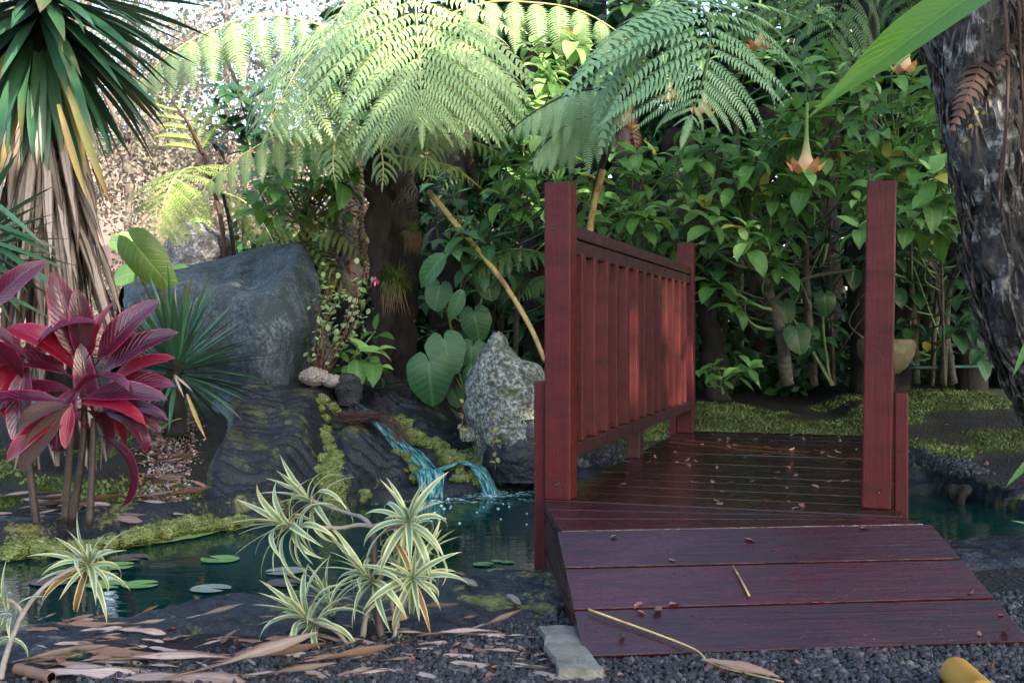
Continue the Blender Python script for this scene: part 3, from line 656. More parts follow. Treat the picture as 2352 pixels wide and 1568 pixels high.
def pinna(droop=40, n=26, lw=.12, side_fold=.18, curl=0, seed=0, sweep=.25):
    """one pinna of a frond, 1 long: a thin midrib with two rows of narrow leaflets"""
    mb = MB(); rr = random.Random(seed); pts = []; x = z = 0
    for i in range(n + 1):
        t = i / n; a = rad(droop) * t ** 1.1 - rad(curl) * (1 - t); x += math.cos(a) / n; z -= math.sin(a) / n; pts.append((x, z, a))
    rw = .0065; vs = []
    for i, (x, z, a) in enumerate(pts): vs += [(x, -rw * (1.2 - i / n), z + .001), (x, rw * (1.2 - i / n), z + .001)]
    fs = [(2 * i, 2 * i + 1, 2 * i + 3, 2 * i + 2) for i in range(n)]; mb.add(vs, fs, [(.5, .5)] * len(vs))
    for i in range(n):
        t = (i + .3) / n; L = lw * (min(1, .55 + t * 3) * (1 - t ** 2.2) + .06) * rr.uniform(.92, 1.08); x, z, a = pts[i]; w2 = .46 / n
        for s in (-1, 1):
            d = Vector((math.cos(a) * sweep, s, -math.sin(a) * sweep - side_fold * rr.uniform(.5, 1.6))).normalized(); ax = Vector((math.cos(a), 0, -math.sin(a)))
            b0 = Vector((x, 0, z)); m = b0 + d * L * .55 + ax * .012 * 0; tip = b0 + d * L + ax * L * .18 - Vector((0, 0, L * .12))
            mb.add([b0 - ax * w2 * .8, b0 + ax * w2 * .8, m + ax * w2 * .8, m - ax * w2 * .65, tip], [(0, 1, 2, 3), (3, 2, 4)] if s > 0 else [(3, 2, 1, 0), (4, 2, 3)], [(.3, t)] * 5)
    return mb

SHAPES = {
 'brug': [lambda i=i: strip_leaf(.46 + .05 * (i % 3), p_ovate, .22 + .05 * (i % 2), 25 + 22 * i, 8, 4, .05, seed=i) for i in range(4)],
 'yucca': [lambda i=i: strip_leaf(.085 if i < 4 else .11, p_sword, .35, [4, 12, 26, 55, 16, 40][i], 7, 2) for i in range(6)],
 'dead': [lambda i=i: strip_leaf(.065 + .010 * i, p_sword, .3 + .2 * (i % 2), [6, 14, 30, 20][i], 7, 2, .25, [20, -35, 60, 10][i], seed=i) for i in range(4)],
 'ti': [lambda i=i: strip_leaf(.31 - .02 * (i % 2), p_ti, .30, [15, 40, 75, 110][i], 11, 6, .08, [0, 15, -10, 12][i], seed=i, dpow=1.3) for i in range(4)],
 'song': [lambda i=i: strip_leaf(.115, p_song, .30, [25, 65, 110, 150][i], 10, 4, .05, [0, 12, -14, 8][i], seed=i, dpow=1.1) for i in range(4)],
 'litter': [lambda i=i: strip_leaf(.13 + .03 * i, p_litter, .5 - .25 * i, [6, -12, 14][i], 8, 4, .25, [15, -40, 60][i], seed=i * 2) for i in range(3)],
 'small': [lambda i=i: strip_leaf(.55, p_round, [.1, .45, -.3][i], [10, 50, -35][i], 5, 4, .1, seed=i) for i in range(3)],
 'tiny': [lambda: strip_leaf(.75, p_round, .15, 15, 4, 2)],
 'blade': [lambda i=i: strip_leaf(.02, p_blade, .2, [15, 50, 100][i], 6, 1) for i in range(3)],
 'heart': [lambda i=i: heart_leaf([20, 50][i], i) for i in range(2)],
 'strap': [lambda: strip_leaf(.17, p_song, .18, 22, 18, 8, .12, 0, 1)],
 'pinna': [lambda i=i: pinna([12, 38, 68, 100, 30][i], 24 if i < 4 else 20, .155, .15 if i < 4 else .25, seed=i) for i in range(5)],
 'pinna_curl': [lambda: pinna(-60, 22, .10, .7, seed=9)],
}
_base = {}; _cache = {}
def shape(kind, i, mat):
    n = len(SHAPES[kind]); i %= n; key = (kind, i, mat)
    if key not in _cache:
        if (kind, i) not in _base: _base[(kind, i)] = SHAPES[kind][i]()
        me = _base[(kind, i)].mesh(kind, LM[mat])
        if kind.startswith('pinna') and mat in ('fern', 'fern_yellow'):
            me.materials.append(BM['rachis']); nf = 24 if i < 4 and kind == 'pinna' else 20
            for f_ in range(nf): me.polygons[f_].material_index = 1
        _cache[key] = me
    return _cache[key]
def put(name, kind, i, mat, root, p, d, up, s, parent=None, wy=1.0, roll=0, **props):
    M = basis(p, d, up, s, s * wy)
    if roll: M = M @ Matrix.Rotation(roll, 4, 'X')
    return new_obj(name, shape(kind, i, mat), parent or root, M, root.location, **props)
def stem_part(root, name, pts, r0, r1, mat, parent=None, nseg=14, nr=8, rough=0, freq=12, **props):
    mb = MB(); tube(mb, pts, r0, r1, nseg, nr, rough, freq)
    return new_obj(name, mb.mesh(name, mat, root.location), parent or root, Matrix.Identity(4), None, **props)
def rdir(R=R):
    a = R.uniform(0, 6.283); z = R.uniform(-1, 1); k = math.sqrt(1 - z * z); return Vector((math.cos(a) * k, math.sin(a) * k, z))

# ---------------------------------------------------------------- ferns
def frond(root, pts, L, n=18, t0=.25, mat='fern', droop=1, nhint=(0, -.4, .9), rach='rachis', rr=.010, sweep=.45, peak=.35, gdroop=.5, kind='pinna', tipL=.05, jitter=.06, sideL=(1, 1), hang=0.0, wy=1.0):
    P = [W(*p) if len(p) == 3 and p[0] > 30 else Vector(p) for p in pts]
    fr = stem_part(root, 'frond', P, rr, rr * .25, BM[rach], nseg=22, nr=6)
    for k in range(n):
        t = t0 + (1 - t0) * (k + .5) / n; c = crom(P, t); T = (crom(P, min(1, t + .02)) - crom(P, t - .02)).normalized()
        N = Vector(nhint); S = T.cross(N); S.normalize(); N2 = S.cross(T); q = (t - t0) / (1 - t0)
        l = L * (min(1, .45 + q / peak * .55) * (1 - q ** 1.8) + tipL)
        for s, sl in ((-1, sideL[0]), (1, sideL[1])):
            d = S * s * (1 - .55 * hang) + Vector((0, 0, -hang)) + T * (sweep + .35 * q) + Vector((R.uniform(-1, 1), R.uniform(-1, 1), R.uniform(-1, 1))) * jitter
            up = (N2 * (1 - gdroop) + Vector((0, 0, 1)) * gdroop if hang < .9 else Vector((0, -1, .25))) + Vector((R.uniform(-1, 1), R.uniform(-1, 1), 0)) * jitter
            put('pinna', kind, droop + (1 if R.random() < .3 and droop < 3 else 0), mat, root, c, d, up, l * sl * R.uniform(.93, 1.05), fr, wy=wy)
    if L > .1: put('pinna', kind, 0, mat, root, crom(P, .985), T, N2, L * .14 + .02, fr)
    return fr

big = thing('tree_fern', 'large pale green tree fern with arching fronds on a thick dark trunk beside the boulder', 'tree fern', W(905, 905, 7.9))
stem_part(big, 'trunk', [W(912, 915, 7.9), W(905, 760, 7.9), W(915, 560, 7.9), W(905, 380, 7.95), W(900, 210, 8.0)], .155, .15, BM['fern'], nseg=60, nr=28, rough=.06, freq=9)
frond(big, [(905, 230, 8.0), (925, 40, 7.5), (945, -50, 7.0), (958, 60, 6.5), (966, 190, 6.25), (968, 285, 6.2)], 1.0, 18, .30, droop=1, nhint=(0, -.85, .55), gdroop=.5, peak=.3, sweep=.55)
frond(big, [(895, 230, 8.0), (850, 60, 7.6), (790, 55, 7.2), (705, 130, 6.8), (650, 220, 6.65), (612, 305, 6.6)], .80, 17, .26, droop=1, nhint=(-.35, -.85, .45), gdroop=.4)
frond(big, [(930, 220, 8.0), (1000, 40, 7.6), (1055, 60, 7.1), (1085, 160, 6.8), (1088, 240, 6.7), (1082, 305, 6.65)], .68, 16, .26, droop=1, nhint=(.3, -.85, .45), gdroop=.4)
frond(big, [(880, 230, 8.1), (790, 90, 8.0), (700, 48, 7.8), (590, 36, 7.5), (480, 72, 7.2), (390, 125, 7.05), (320, 190, 6.95), (285, 262, 6.9)], .46, 12, .2, droop=1, nhint=(0, 0, 1), gdroop=1, sweep=.1, hang=1.0, wy=1.4)
frond(big, [(925, 220, 8.1), (1000, 60, 8.2), (1110, 8, 8.2), (1220, 6, 8.1), (1330, 24, 8.0), (1430, 82, 7.9), (1480, 140, 7.8)], .50, 10, .25, droop=1, nhint=(0, 0, 1), gdroop=1, sweep=.1, hang=1.0, wy=1.4)
frond(big, [(905, 220, 8.0), (880, 30, 8.2), (830, -20, 8.2), (760, 60, 8.1), (720, 160, 8.1)], .42, 12, .3, droop=2, nhint=(0, -.6, .8))
frond(big, [(910, 220, 8.1), (990, 110, 8.3), (1100, 130, 8.3), (1180, 200, 8.2), (1220, 280, 8.1)], .40, 13, .25, droop=2, nhint=(0, -.5, .8))

low = thing('tree_fern', 'shorter tree fern whose drooping fronds hang below the large pale fern', 'tree fern', W(878, 905, 7.5))
stem_part(low, 'trunk', [W(880, 910, 7.55), W(872, 700, 7.55), W(868, 500, 7.5), W(872, 360, 7.5)], .07, .085, BM['fern'], nseg=40, nr=18, rough=.05, freq=12)
B = (872, 352, 7.5)
frond(low, [B, (820, 290, 7.2), (720, 285, 6.9), (600, 330, 6.75), (500, 400, 6.7), (450, 460, 6.7)], .36, 14, .12, droop=1, nhint=(0, -.3, 1), gdroop=.8, sweep=.1, hang=1.0, wy=1.25)
frond(low, [B, (865, 300, 7.1), (870, 310, 6.8), (880, 380, 6.65), (878, 425, 6.65)], .22, 11, .3, droop=2, nhint=(0, -.9, .4))
frond(low, [B, (810, 290, 7.1), (775, 310, 6.8), (765, 370, 6.7), (770, 420, 6.7)], .24, 11, .25, droop=2, nhint=(0, -.9, .4))
frond(low, [B, (930, 290, 7.2), (970, 300, 6.9), (980, 350, 6.8), (975, 400, 6.75)], .26, 12, .25, droop=2, nhint=(.2, -.8, .5))
frond(low, [B, (920, 320, 7.3), (1010, 310, 7.2), (1100, 330, 7.1), (1165, 360, 7.1)], .24, 18, .15, mat='fern_yellow', droop=2, nhint=(0, -.3, 1), gdroop=.8)
frond(low, [B, (920, 360, 7.3), (980, 370, 7.2), (1045, 385, 7.1), (1105, 432, 7.1)], .20, 16, .15, mat='fern_yellow', droop=2, nhint=(0, -.3, 1), gdroop=.8)
frond(low, [B, (820, 340, 7.4), (720, 350, 7.2), (640, 400, 7.1), (600, 450, 7.0)], .25, 18, .15, droop=2, nhint=(0, -.3, 1), gdroop=.8)
frond(low, [B, (900, 250, 7.8), (1010, 260, 7.9), (1100, 300, 7.9)], .3, 14, .2, mat='fern_blue', droop=2, nhint=(0, -.3, 1), gdroop=.8)

blue = thing('tree_fern', 'blue-green fern frond held on a black stalk above the bridge railing', 'tree fern', W(1330, 905, 7.2))
stem_part(blue, 'stalk', [W(1330, 900, 7.2), W(1358, 500, 7.0), W(1400, 330, 6.9), W(1418, 250, 6.8), W(1432, 185, 6.75)], .022, .016, BM['blackstalk'], nseg=24)
stem_part(blue, 'lower_stalk', [W(1330, 900, 7.19), W(1345, 680, 7.08), W(1358, 505, 6.985), W(1385, 390, 6.90)], .023, .020, BM['stalk'], nseg=24)
frond(blue, [(1432, 190, 6.75), (1480, 60, 6.7), (1540, 0, 6.5), (1620, 30, 6.1), (1630, 110, 5.8), (1610, 200, 5.7), (1585, 275, 5.65)], 1.12, 18, .20, mat='fern_blue', rach='rachis_dark', droop=1, nhint=(0, -.75, .65), gdroop=.55, sweep=.3, peak=.2, sideL=(.66, 1.0))
frond(blue, [(1422, 235, 6.8), (1385, 205, 6.6), (1310, 215, 6.4), (1230, 255, 6.3), (1165, 305, 6.25)], .40, 12, .08, hang=1.0, wy=1.25, mat='fern_blue', rach='blackstalk', droop=1, nhint=(0, -.2, 1), gdroop=1, sweep=.3)
frond(blue, [(1412, 300, 6.85), (1370, 265, 6.6), (1310, 285, 6.45), (1250, 330, 6.4), (1215, 390, 6.4)], .36, 11, .08, hang=1.0, wy=1.25, mat='fern_blue', rach='blackstalk', droop=1, nhint=(0, -.2, 1), gdroop=1, sweep=.3)
frond(blue, [(1405, 330, 6.9), (1360, 320, 6.8), (1300, 340, 6.8), (1240, 390, 6.8)], .26, 14, .1, mat='fern_dark', rach='blackstalk', droop=2, nhint=(0, -.2, 1), gdroop=1)

dk = thing('tree_fern', 'dark green shaded fern crown at the upper edge above the trumpet flower', 'tree fern', W(1985, 900, 8.4))
stem_part(dk, 'trunk', [W(1985, 900, 8.4), W(1975, 500, 8.4), W(1985, 150, 8.4), W(1990, -60, 8.3)], .10, .10, BM['fern'], nseg=40, nr=16, rough=.05)
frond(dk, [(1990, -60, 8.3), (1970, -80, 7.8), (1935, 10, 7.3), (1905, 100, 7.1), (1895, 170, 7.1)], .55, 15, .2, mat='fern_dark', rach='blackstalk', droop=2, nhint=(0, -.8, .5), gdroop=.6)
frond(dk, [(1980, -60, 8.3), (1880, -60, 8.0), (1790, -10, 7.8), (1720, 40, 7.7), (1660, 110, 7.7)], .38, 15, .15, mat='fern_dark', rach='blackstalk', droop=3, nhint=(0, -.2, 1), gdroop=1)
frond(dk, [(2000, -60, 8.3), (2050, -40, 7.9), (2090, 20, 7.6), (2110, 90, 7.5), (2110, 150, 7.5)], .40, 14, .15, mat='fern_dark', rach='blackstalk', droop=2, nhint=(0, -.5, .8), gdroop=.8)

brt = thing('tree_fern', 'bright green low fern frond behind the pale grey boulder', 'tree fern', W(540, 720, 8.9))
stem_part(brt, 'stalk', [W(540, 720, 8.9), W(535, 560, 8.8), W(510, 440, 8.6), W(480, 400, 8.4)], .022, .014, BM['blackstalk'], nseg=18)
frond(brt, [(480, 402, 8.4), (440, 385, 8.1), (405, 405, 7.8), (382, 450, 7.7), (366, 505, 7.7), (360, 550, 7.7)], .60, 15, .0, mat='fern_yellow', droop=1, nhint=(-.2, -.85, .5), sweep=.35)
frond(brt, [(510, 440, 8.6), (570, 470, 8.5), (620, 540, 8.4), (640, 600, 8.4)], .3, 12, .1, mat='fern_olive', droop=2, nhint=(0, -.6, .6))

yng = thing('tree_fern', 'young yellow-green fern with curled pinnae unrolling up its brown midrib', 'tree fern', W(520, 720, 8.8))
stem_part(yng, 'stalk', [W(520, 720, 8.8), W(510, 520, 8.7), W(467, 350, 8.6)], .022, .018, BM['brown'], nseg=12)
frond(yng, [(467, 355, 8.6), (445, 310, 8.5), (420, 265, 8.4), (380, 215, 8.4)], .34, 6, .0, mat='fern_yellow', rach='brown', droop=0, nhint=(0, -.9, .3), kind='pinna_curl', gdroop=.1, sweep=.7, peak=.1, tipL=.25, rr=.02)

olv = thing('fern', 'clump of dull olive ferns filling the shade right of the draped boulder', 'fern', W(720, 760, 8.2))
for (x, y, x2, y2) in ((720, 480, 850, 520), (730, 520, 848, 600), (700, 500, 620, 590), (690, 560, 800, 660), (720, 620, 830, 700), (700, 450, 560, 490), (730, 430, 850, 450), (660, 480, 600, 540)):
    frond(olv, [(715, 700, 8.2), ((x + 700) / 2, y - 20, 8.0), (x, y - 10, 7.9), ((x + x2) / 2, (y + y2) / 2 - 18, 7.75), (x2, y2, 7.7)], .24, 14, .35, mat='fern_olive', rach='brown', droop=1, nhint=(0, -.5, .9), gdroop=.6, rr=.008)
hang = thing('fern', 'bright green fern frond hanging behind the left bridge post', 'fern', W(1330, 905, 7.8))
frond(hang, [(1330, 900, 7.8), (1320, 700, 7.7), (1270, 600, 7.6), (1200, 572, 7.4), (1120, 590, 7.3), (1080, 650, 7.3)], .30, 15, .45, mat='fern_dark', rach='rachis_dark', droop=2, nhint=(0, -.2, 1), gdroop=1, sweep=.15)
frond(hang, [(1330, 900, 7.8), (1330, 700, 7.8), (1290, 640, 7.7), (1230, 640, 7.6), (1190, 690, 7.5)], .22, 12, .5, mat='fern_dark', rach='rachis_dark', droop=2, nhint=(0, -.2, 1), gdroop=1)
# shaded ferns deeper in the thicket
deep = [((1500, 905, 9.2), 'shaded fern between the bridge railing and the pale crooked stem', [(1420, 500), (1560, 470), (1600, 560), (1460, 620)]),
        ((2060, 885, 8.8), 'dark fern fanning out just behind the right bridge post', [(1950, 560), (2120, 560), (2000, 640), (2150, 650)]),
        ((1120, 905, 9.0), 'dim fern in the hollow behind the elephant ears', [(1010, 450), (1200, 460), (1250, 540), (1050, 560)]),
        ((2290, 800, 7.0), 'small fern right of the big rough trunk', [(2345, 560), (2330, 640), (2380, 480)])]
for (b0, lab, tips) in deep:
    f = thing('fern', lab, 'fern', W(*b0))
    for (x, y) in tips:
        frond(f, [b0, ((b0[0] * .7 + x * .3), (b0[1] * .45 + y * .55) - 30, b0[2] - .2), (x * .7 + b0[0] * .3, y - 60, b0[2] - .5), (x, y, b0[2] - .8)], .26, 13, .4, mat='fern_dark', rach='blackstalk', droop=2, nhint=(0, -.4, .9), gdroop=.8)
# small ferns at the left bank
for (p, lab, s, dirs) in (((370, 985, 5.6), 'small bright fern sprig under the spiky green rosette', .16, ((-.7, -.3, .5), (.5, -.4, .5), (.1, -.5, .2))),
                          ((150, 1205, 4.7), 'tiny fern sprig at the foot of the red plant stems', .11, ((-.8, -.2, .3), (.4, -.2, .8), (.1, -.5, .5)))):
    f = thing('fern', lab, 'fern', W(*p))
    for dvec in dirs: put('frond', 'pinna', 1, 'fern_yellow', f, W(*p), dvec, (0, -.3, 1), s, wy=2.2)

# ---------------------------------------------------------------- broad-leaved shrubs
def rosette(root, p, axis, n, s, mat, kind='brug', spread=(42, 98), up0=0, parent=None, young=None, yellow=0.0, wy=1.0):
    axis = Vector(axis).normalized(); u = axis.cross(Vector((.3, .2, 1))).normalized(); v = axis.cross(u); a0 = R.uniform(0, 6.28)
    for k in range(n):
        a = a0 + k * 2.4; e = rad(spread[0] + (spread[1] - spread[0]) * k / max(1, n - 1) + R.uniform(-8, 8)); e = math.pi / 2 - e
        rd = u * math.cos(a) + v * math.sin(a); d = axis * math.sin(e) + rd * math.cos(e)
        up = axis * math.cos(e) - rd * math.sin(e) + Vector((0, 0, .5))
        ss = s * (.45 + .55 * min(1, (k + 1) / (n * .5))) * R.uniform(.8, 1.15)
        m = young if (young and k < n * .3) else mat
        if R.random() < yellow: m = 'brug_yellow'
        q = Vector(p) - axis * (s * .5 * k / n) + d * s * .08
        put('leaf', kind, R.randrange(4), m, root, q, d, up, ss, wy=wy * R.uniform(.9, 1.1))
def shrub(label, base, trunk_top, clusters, s=.185, mat='brug', bark='pale', r=(.03, .012), nl=(6, 9), young='brug_pale', yellow=.02, kind='brug', name='shrub', cat='shrub', face=-.35, group=None):
    root = thing(name, label, cat, W(*base), group); tt = W(*trunk_top[-1])
    stem_part(root, 'trunk', [W(*base)] + [W(*p) for p in trunk_top], r[0], r[1], BM[bark], nseg=22, nr=10, rough=.006, freq=20)
    for c in clusters:
        p = W(*c[:3]); a = (p - tt); ax = Vector((a.x * .5 + R.uniform(-.4, .4), face + R.uniform(-.3, .3), .8 + R.uniform(-.3, .3)))
        ch = [W(*base)] + [W(*q) for q in trunk_top]; st = min((crom(ch, q_ / 12) for q_ in range(2, 13)), key=lambda v: abs(v.z - (p.z - .22)) + R.uniform(0, .15))
        m = (st + p) / 2 + Vector((R.uniform(-.08, .08), R.uniform(-.05, .1), -.06))
        stem_part(root, 'branch', [st, m, p], r[1] * .6, .005, BM['green'], nseg=7, nr=5)
        rosette(root, p, ax, R.randint(*nl), (c[3] if len(c) > 3 else s) * R.uniform(.85, 1.1), mat, kind, young=young if R.random() < .45 else None, yellow=yellow)
    return root
def scatter(n, x0, x1, y0, y1, d0, d1, mind=38):
    out = []; k = 0
    while len(out) < n and k < n * 40:
        k += 1; x, y = R.uniform(x0, x1), R.uniform(y0, y1)
        if all((x - a[0]) ** 2 + (y - a[1]) ** 2 > mind ** 2 for a in out): out.append((x, y, R.uniform(d0, d1)))
    return out
shrub('angel trumpet shrub with a pale crooked stem in the middle of the thicket', (1808, 885, 7.7), [(1792, 760, 7.7), (1745, 620, 7.7), (1715, 520, 7.8), (1690, 400, 7.8)],
      scatter(34, 1590, 1860, 290, 560, 6.7, 7.9) + [(1640, 640, 7.3), (1785, 600, 7.3), (1690, 690, 7.5)], r=(.045, .03))
trump = shrub('angel trumpet shrub carrying the peach trumpet flower left of the right bridge post', (1870, 885, 8.1), [(1850, 600, 8.0), (1860, 350, 7.8), (1840, 260, 7.6)],
      scatter(28, 1740, 1990, 120, 420, 6.6, 7.7) + [(1855, 245, 6.7), (1830, 250, 6.6)], r=(.03, .02), yellow=.03)
shrub('angel trumpet shrub filling the space left of the big rough trunk', (2105, 880, 8.3), [(2090, 600, 8.2), (2070, 350, 8.0)],
      scatter(36, 1960, 2190, 150, 520, 6.4, 8.0), r=(.03, .02), yellow=.03)
shrub('angel trumpet shrub behind the bridge railing', (1500, 905, 8.2), [(1480, 700, 8.1), (1470, 480, 8.0)],
      scatter(26, 1330, 1590, 330, 620, 7.2, 8.4) + [(1460, 470, 6.9), (1440, 480, 6.9), (1480, 500, 7.0)], r=(.025, .018))
shrub('angel trumpet shrub left of the first bridge post under the blue-green fern', (1180, 905, 8.5), [(1190, 650, 8.3), (1200, 380, 8.0)],
      scatter(22, 1140, 1330, 180, 520, 6.9, 8.2) + [(1205, 400, 6.9), (1150, 330, 7.2)], r=(.02, .015))
shrub('bright leafy shrub reaching up between the two big ferns at the top', (1320, 905, 9.3), [(1310, 500, 9.1), (1310, 150, 8.6)],
      scatter(16, 1200, 1450, 70, 260, 7.9, 8.8) + [(1320, 85, 7.6), (1250, 160, 7.6), (1225, 240, 7.5)], r=(.02, .015), mat='brug_pale', young='brug_pale')
shrub('sunlit pale shrub at the upper edge right of the blue-green fern', (1700, 900, 10.0), [(1700, 500, 9.8), (1680, 100, 9.2)],
      scatter(22, 1420, 1900, -30, 130, 8.4, 9.4), r=(.03, .02), mat='brug_pale', young='brug_pale')  # sunlit look is put into the pale leaf colour
shrub('glossy broad-leaved shrub between the bright fern and the dark trunk', (700, 900, 8.6), [(690, 650, 8.4), (700, 450, 8.2)],
      scatter(20, 590, 810, 330, 480, 7.2, 8.0) + [(740, 370, 7.0), (640, 400, 7.0), (800, 395, 7.1)], r=(.02, .015))
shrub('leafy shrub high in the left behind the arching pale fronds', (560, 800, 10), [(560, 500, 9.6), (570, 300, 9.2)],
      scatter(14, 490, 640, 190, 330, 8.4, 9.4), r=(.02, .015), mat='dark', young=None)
shrub('dark leafy shrub right of the dark fern trunk above the elephant ears', (1070, 905, 8.0), [(1065, 700, 7.9), (1060, 560, 7.7)],
      [(1062, 525, 7.0, .2), (1030, 545, 7.1, .19), (1110, 540, 7.2, .2), (1090, 590, 7.3, .2), (1000, 480, 7.6), (1130, 470, 7.6), (1040, 440, 7.7), (1160, 600, 7.8)], mat='taro', young=None, r=(.012, .009), bark='darktwig')
shrub('low bright broad-leaved plant on the right of the small-leaved bush', (830, 880, 7.2), [(828, 840, 7.1), (826, 810, 7.0)],
      [(822, 800, 6.85, .21), (855, 812, 6.9, .20), (800, 830, 6.95, .15), (862, 760, 7.1, .15), (865, 845, 6.9, .16)], mat='brug', r=(.01, .008), bark='green', nl=(4, 5), yellow=0)
shrub('small leafy plant at the foot of the thicket behind the bridge railing', (1660, 905, 7.4), [(1655, 870, 7.35), (1650, 850, 7.3)],
      [(1640, 838, 7.1, .13), (1700, 850, 7.1, .13), (1725, 842, 7.1, .12), (1615, 850, 7.2, .13), (1660, 865, 7.1, .1)], mat='brug', r=(.008, .006), bark='green', nl=(4, 6))
shrub('drooping yellowing shrub right of the big rough trunk', (2400, 900, 7.2), [(2380, 600, 7.0), (2370, 400, 6.9)], scatter(12, 2290, 2400, 230, 720, 6.2, 7.2, 30), r=(.02, .015), yellow=.15)
shrub('small leafy sprig against the left side of the big rough trunk', (2170, 885, 7.5), [(2165, 700, 7.4), (2160, 520, 7.2)], [(2160, 500, 6.8, .15), (2150, 560, 7.0, .14), (2120, 430, 7.0, .14), (2185, 450, 7.1)], r=(.01, .008), bark='pale')
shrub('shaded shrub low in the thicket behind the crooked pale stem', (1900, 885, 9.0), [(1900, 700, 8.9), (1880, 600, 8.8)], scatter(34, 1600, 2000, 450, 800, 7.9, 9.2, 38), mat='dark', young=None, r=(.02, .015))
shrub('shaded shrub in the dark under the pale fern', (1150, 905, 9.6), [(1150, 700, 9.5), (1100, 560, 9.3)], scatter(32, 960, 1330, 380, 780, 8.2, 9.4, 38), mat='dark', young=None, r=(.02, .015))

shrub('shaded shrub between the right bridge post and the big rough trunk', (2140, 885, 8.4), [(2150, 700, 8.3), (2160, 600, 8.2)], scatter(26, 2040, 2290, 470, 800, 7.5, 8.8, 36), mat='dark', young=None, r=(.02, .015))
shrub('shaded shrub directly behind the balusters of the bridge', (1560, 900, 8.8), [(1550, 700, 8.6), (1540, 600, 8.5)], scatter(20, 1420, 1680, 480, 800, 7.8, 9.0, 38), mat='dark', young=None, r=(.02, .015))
# peach trumpet flowers
def trumpet_mesh():
    mb = MB(); prof = [(0, .010), (.15, .011), (.42, .013), (.60, .020), (.78, .036), (.90, .062), (.97, .088), (1.0, .108)]; P = []
    na = 30
    for i in range(24):
        t = i / 23; k = t * (len(prof) - 1); i0 = min(int(k), len(prof) - 2); f = k - i0; zt = prof[i0][0] + (prof[i0 + 1][0] - prof[i0][0]) * f; r = prof[i0][1] + (prof[i0 + 1][1] - prof[i0][1]) * f; row = []
        for j in range(na):
            a = 2 * math.pi * j / na; lob = max(0, math.cos(a * 2.5)) ** 2 if True else 0; lob = abs(math.cos(a * 2.5)) ** 3
            q = max(0, (t - .75) / .25); rr = r * .66 * (1 + .45 * lob * q * q - .08 * (1 - lob) * q); z = -zt * .33 + q * q * (.050 * lob - .0 * (1 - lob)) - q * .012 * (1 - lob)
            row.append((rr * math.cos(a), rr * math.sin(a), z))
        P.append(row)
    v, f, uv = grid_mesh(P, True); mb.add(v, f, uv); return mb
fb = NB('peach_petal'); uvn = _n(fb.nt, 'ShaderNodeUVMap').outputs[0]; sx = _n(fb.nt, 'ShaderNodeSeparateXYZ'); fb.L(uvn, sx.inputs[0])
colf = fb.mix(fb.ramp(sx.outputs[1], .35, .62), (.22, .36, .10), (.75, .55, .30)); colf = fb.mix(fb.ramp(sx.outputs[1], .7, .98), colf, (.80, .30, .09))
fb.set(Base_Color=colf, Roughness=.5); tt = _n(fb.nt, 'ShaderNodeBsdfTranslucent'); fb.inp(tt.inputs[0], colf); mx = _n(fb.nt, 'ShaderNodeMixShader'); mx.inputs[0].default_value = .4
fb.L(fb.p.outputs[0], mx.inputs[1]); fb.L(tt.outputs[0], mx.inputs[2]); fb.L(mx.outputs[0], fb.out.inputs[0])
TM = trumpet_mesh().mesh('flower', fb.m)
for (x, y, d, s, rx) in ((1854, 235, 6.1, 1.1, .02), (1470, 170, 6.95, 1.0, .3), (1520, 120, 7.0, .9, -.2), (2096, 40, 6.9, 1.0, .15), (1380, 215, 7.1, .9, .2), (1625, 150, 6.9, .9, .1), (2325, 300, 6.0, .8, -.3), (1745, -5, 8.2, 1.1, 0)):
    M = Matrix.Translation(W(x, y, d)) @ Matrix.Rotation(rx, 4, 'Y') @ Matrix.Scale(s, 4)
    new_obj('flower', TM, trump, M, trump.location)
podm = MB(); tube(podm, [(0, 0, 0), (.004, 0, -.06), (0, 0, -.14)], .012, .004, 8, 7); podm = podm.mesh('pod', BM['green'])
for (x, y, d) in ((1993, 390, 6.9), (1830, 430, 7.0), (1640, 380, 7.1), (1900, 560, 7.1), (1868, 470, 7.2), (1552, 370, 7.2), (1770, 500, 7.2), (2010, 410, 7.3), (1960, 610, 7.6), (1720, 560, 7.5)):
    new_obj('seed_pod', podm, trump, Matrix.Translation(W(x, y, d)) @ Matrix.Rotation(R.uniform(-.2, .2), 4, 'Y'), trump.location)

# elephant ears
def ear_plant(label, base, leaves, mat='taro'):
    root = thing('elephant_ear_plant', label, 'plant', W(*base))
    for (x, y, d, s, tx, tz, m) in leaves:
        p = W(x, y, d); dv = Vector((tx, -.25, tz)); up = Vector((0, -1, .35))
        stem_part(root, 'leaf_stalk', [W(*base) + Vector((R.uniform(-.03, .03), 0, 0)), (W(*base) + p) / 2 + Vector((0, .1, .08)), p + Vector((0, .03, .0))], .012, .006, BM['green'], nseg=10, nr=6)
        put('leaf', 'heart', R.randrange(2), m or mat, root, p, dv, up, s * .62, wy=.6 if m == 'taro_olive' else 1)
ear_plant('elephant ear plant with broad blue-green leaves beside the lichened boulder', (1060, 905, 7.6),
          [(985, 835, 7.0, .46, .1, -1, None), (1020, 785, 7.3, .42, .25, -1, None), (1085, 800, 7.4, .38, -.1, -1, None), (1010, 660, 7.5, .30, -.2, -1, None), (1090, 850, 7.35, .26, .1, -1, None), (1045, 900, 7.5, .2, .2, -1, None), (1090, 720, 7.5, .34, .2, -1, None), (1120, 640, 7.9, .3, .2, -1, None)])
ear_plant('single drooping olive elephant ear leaf above the spiky green rosette', (298, 680, 7.4), [(310, 560, 6.9, .64, .75, -.80, 'taro_olive')])
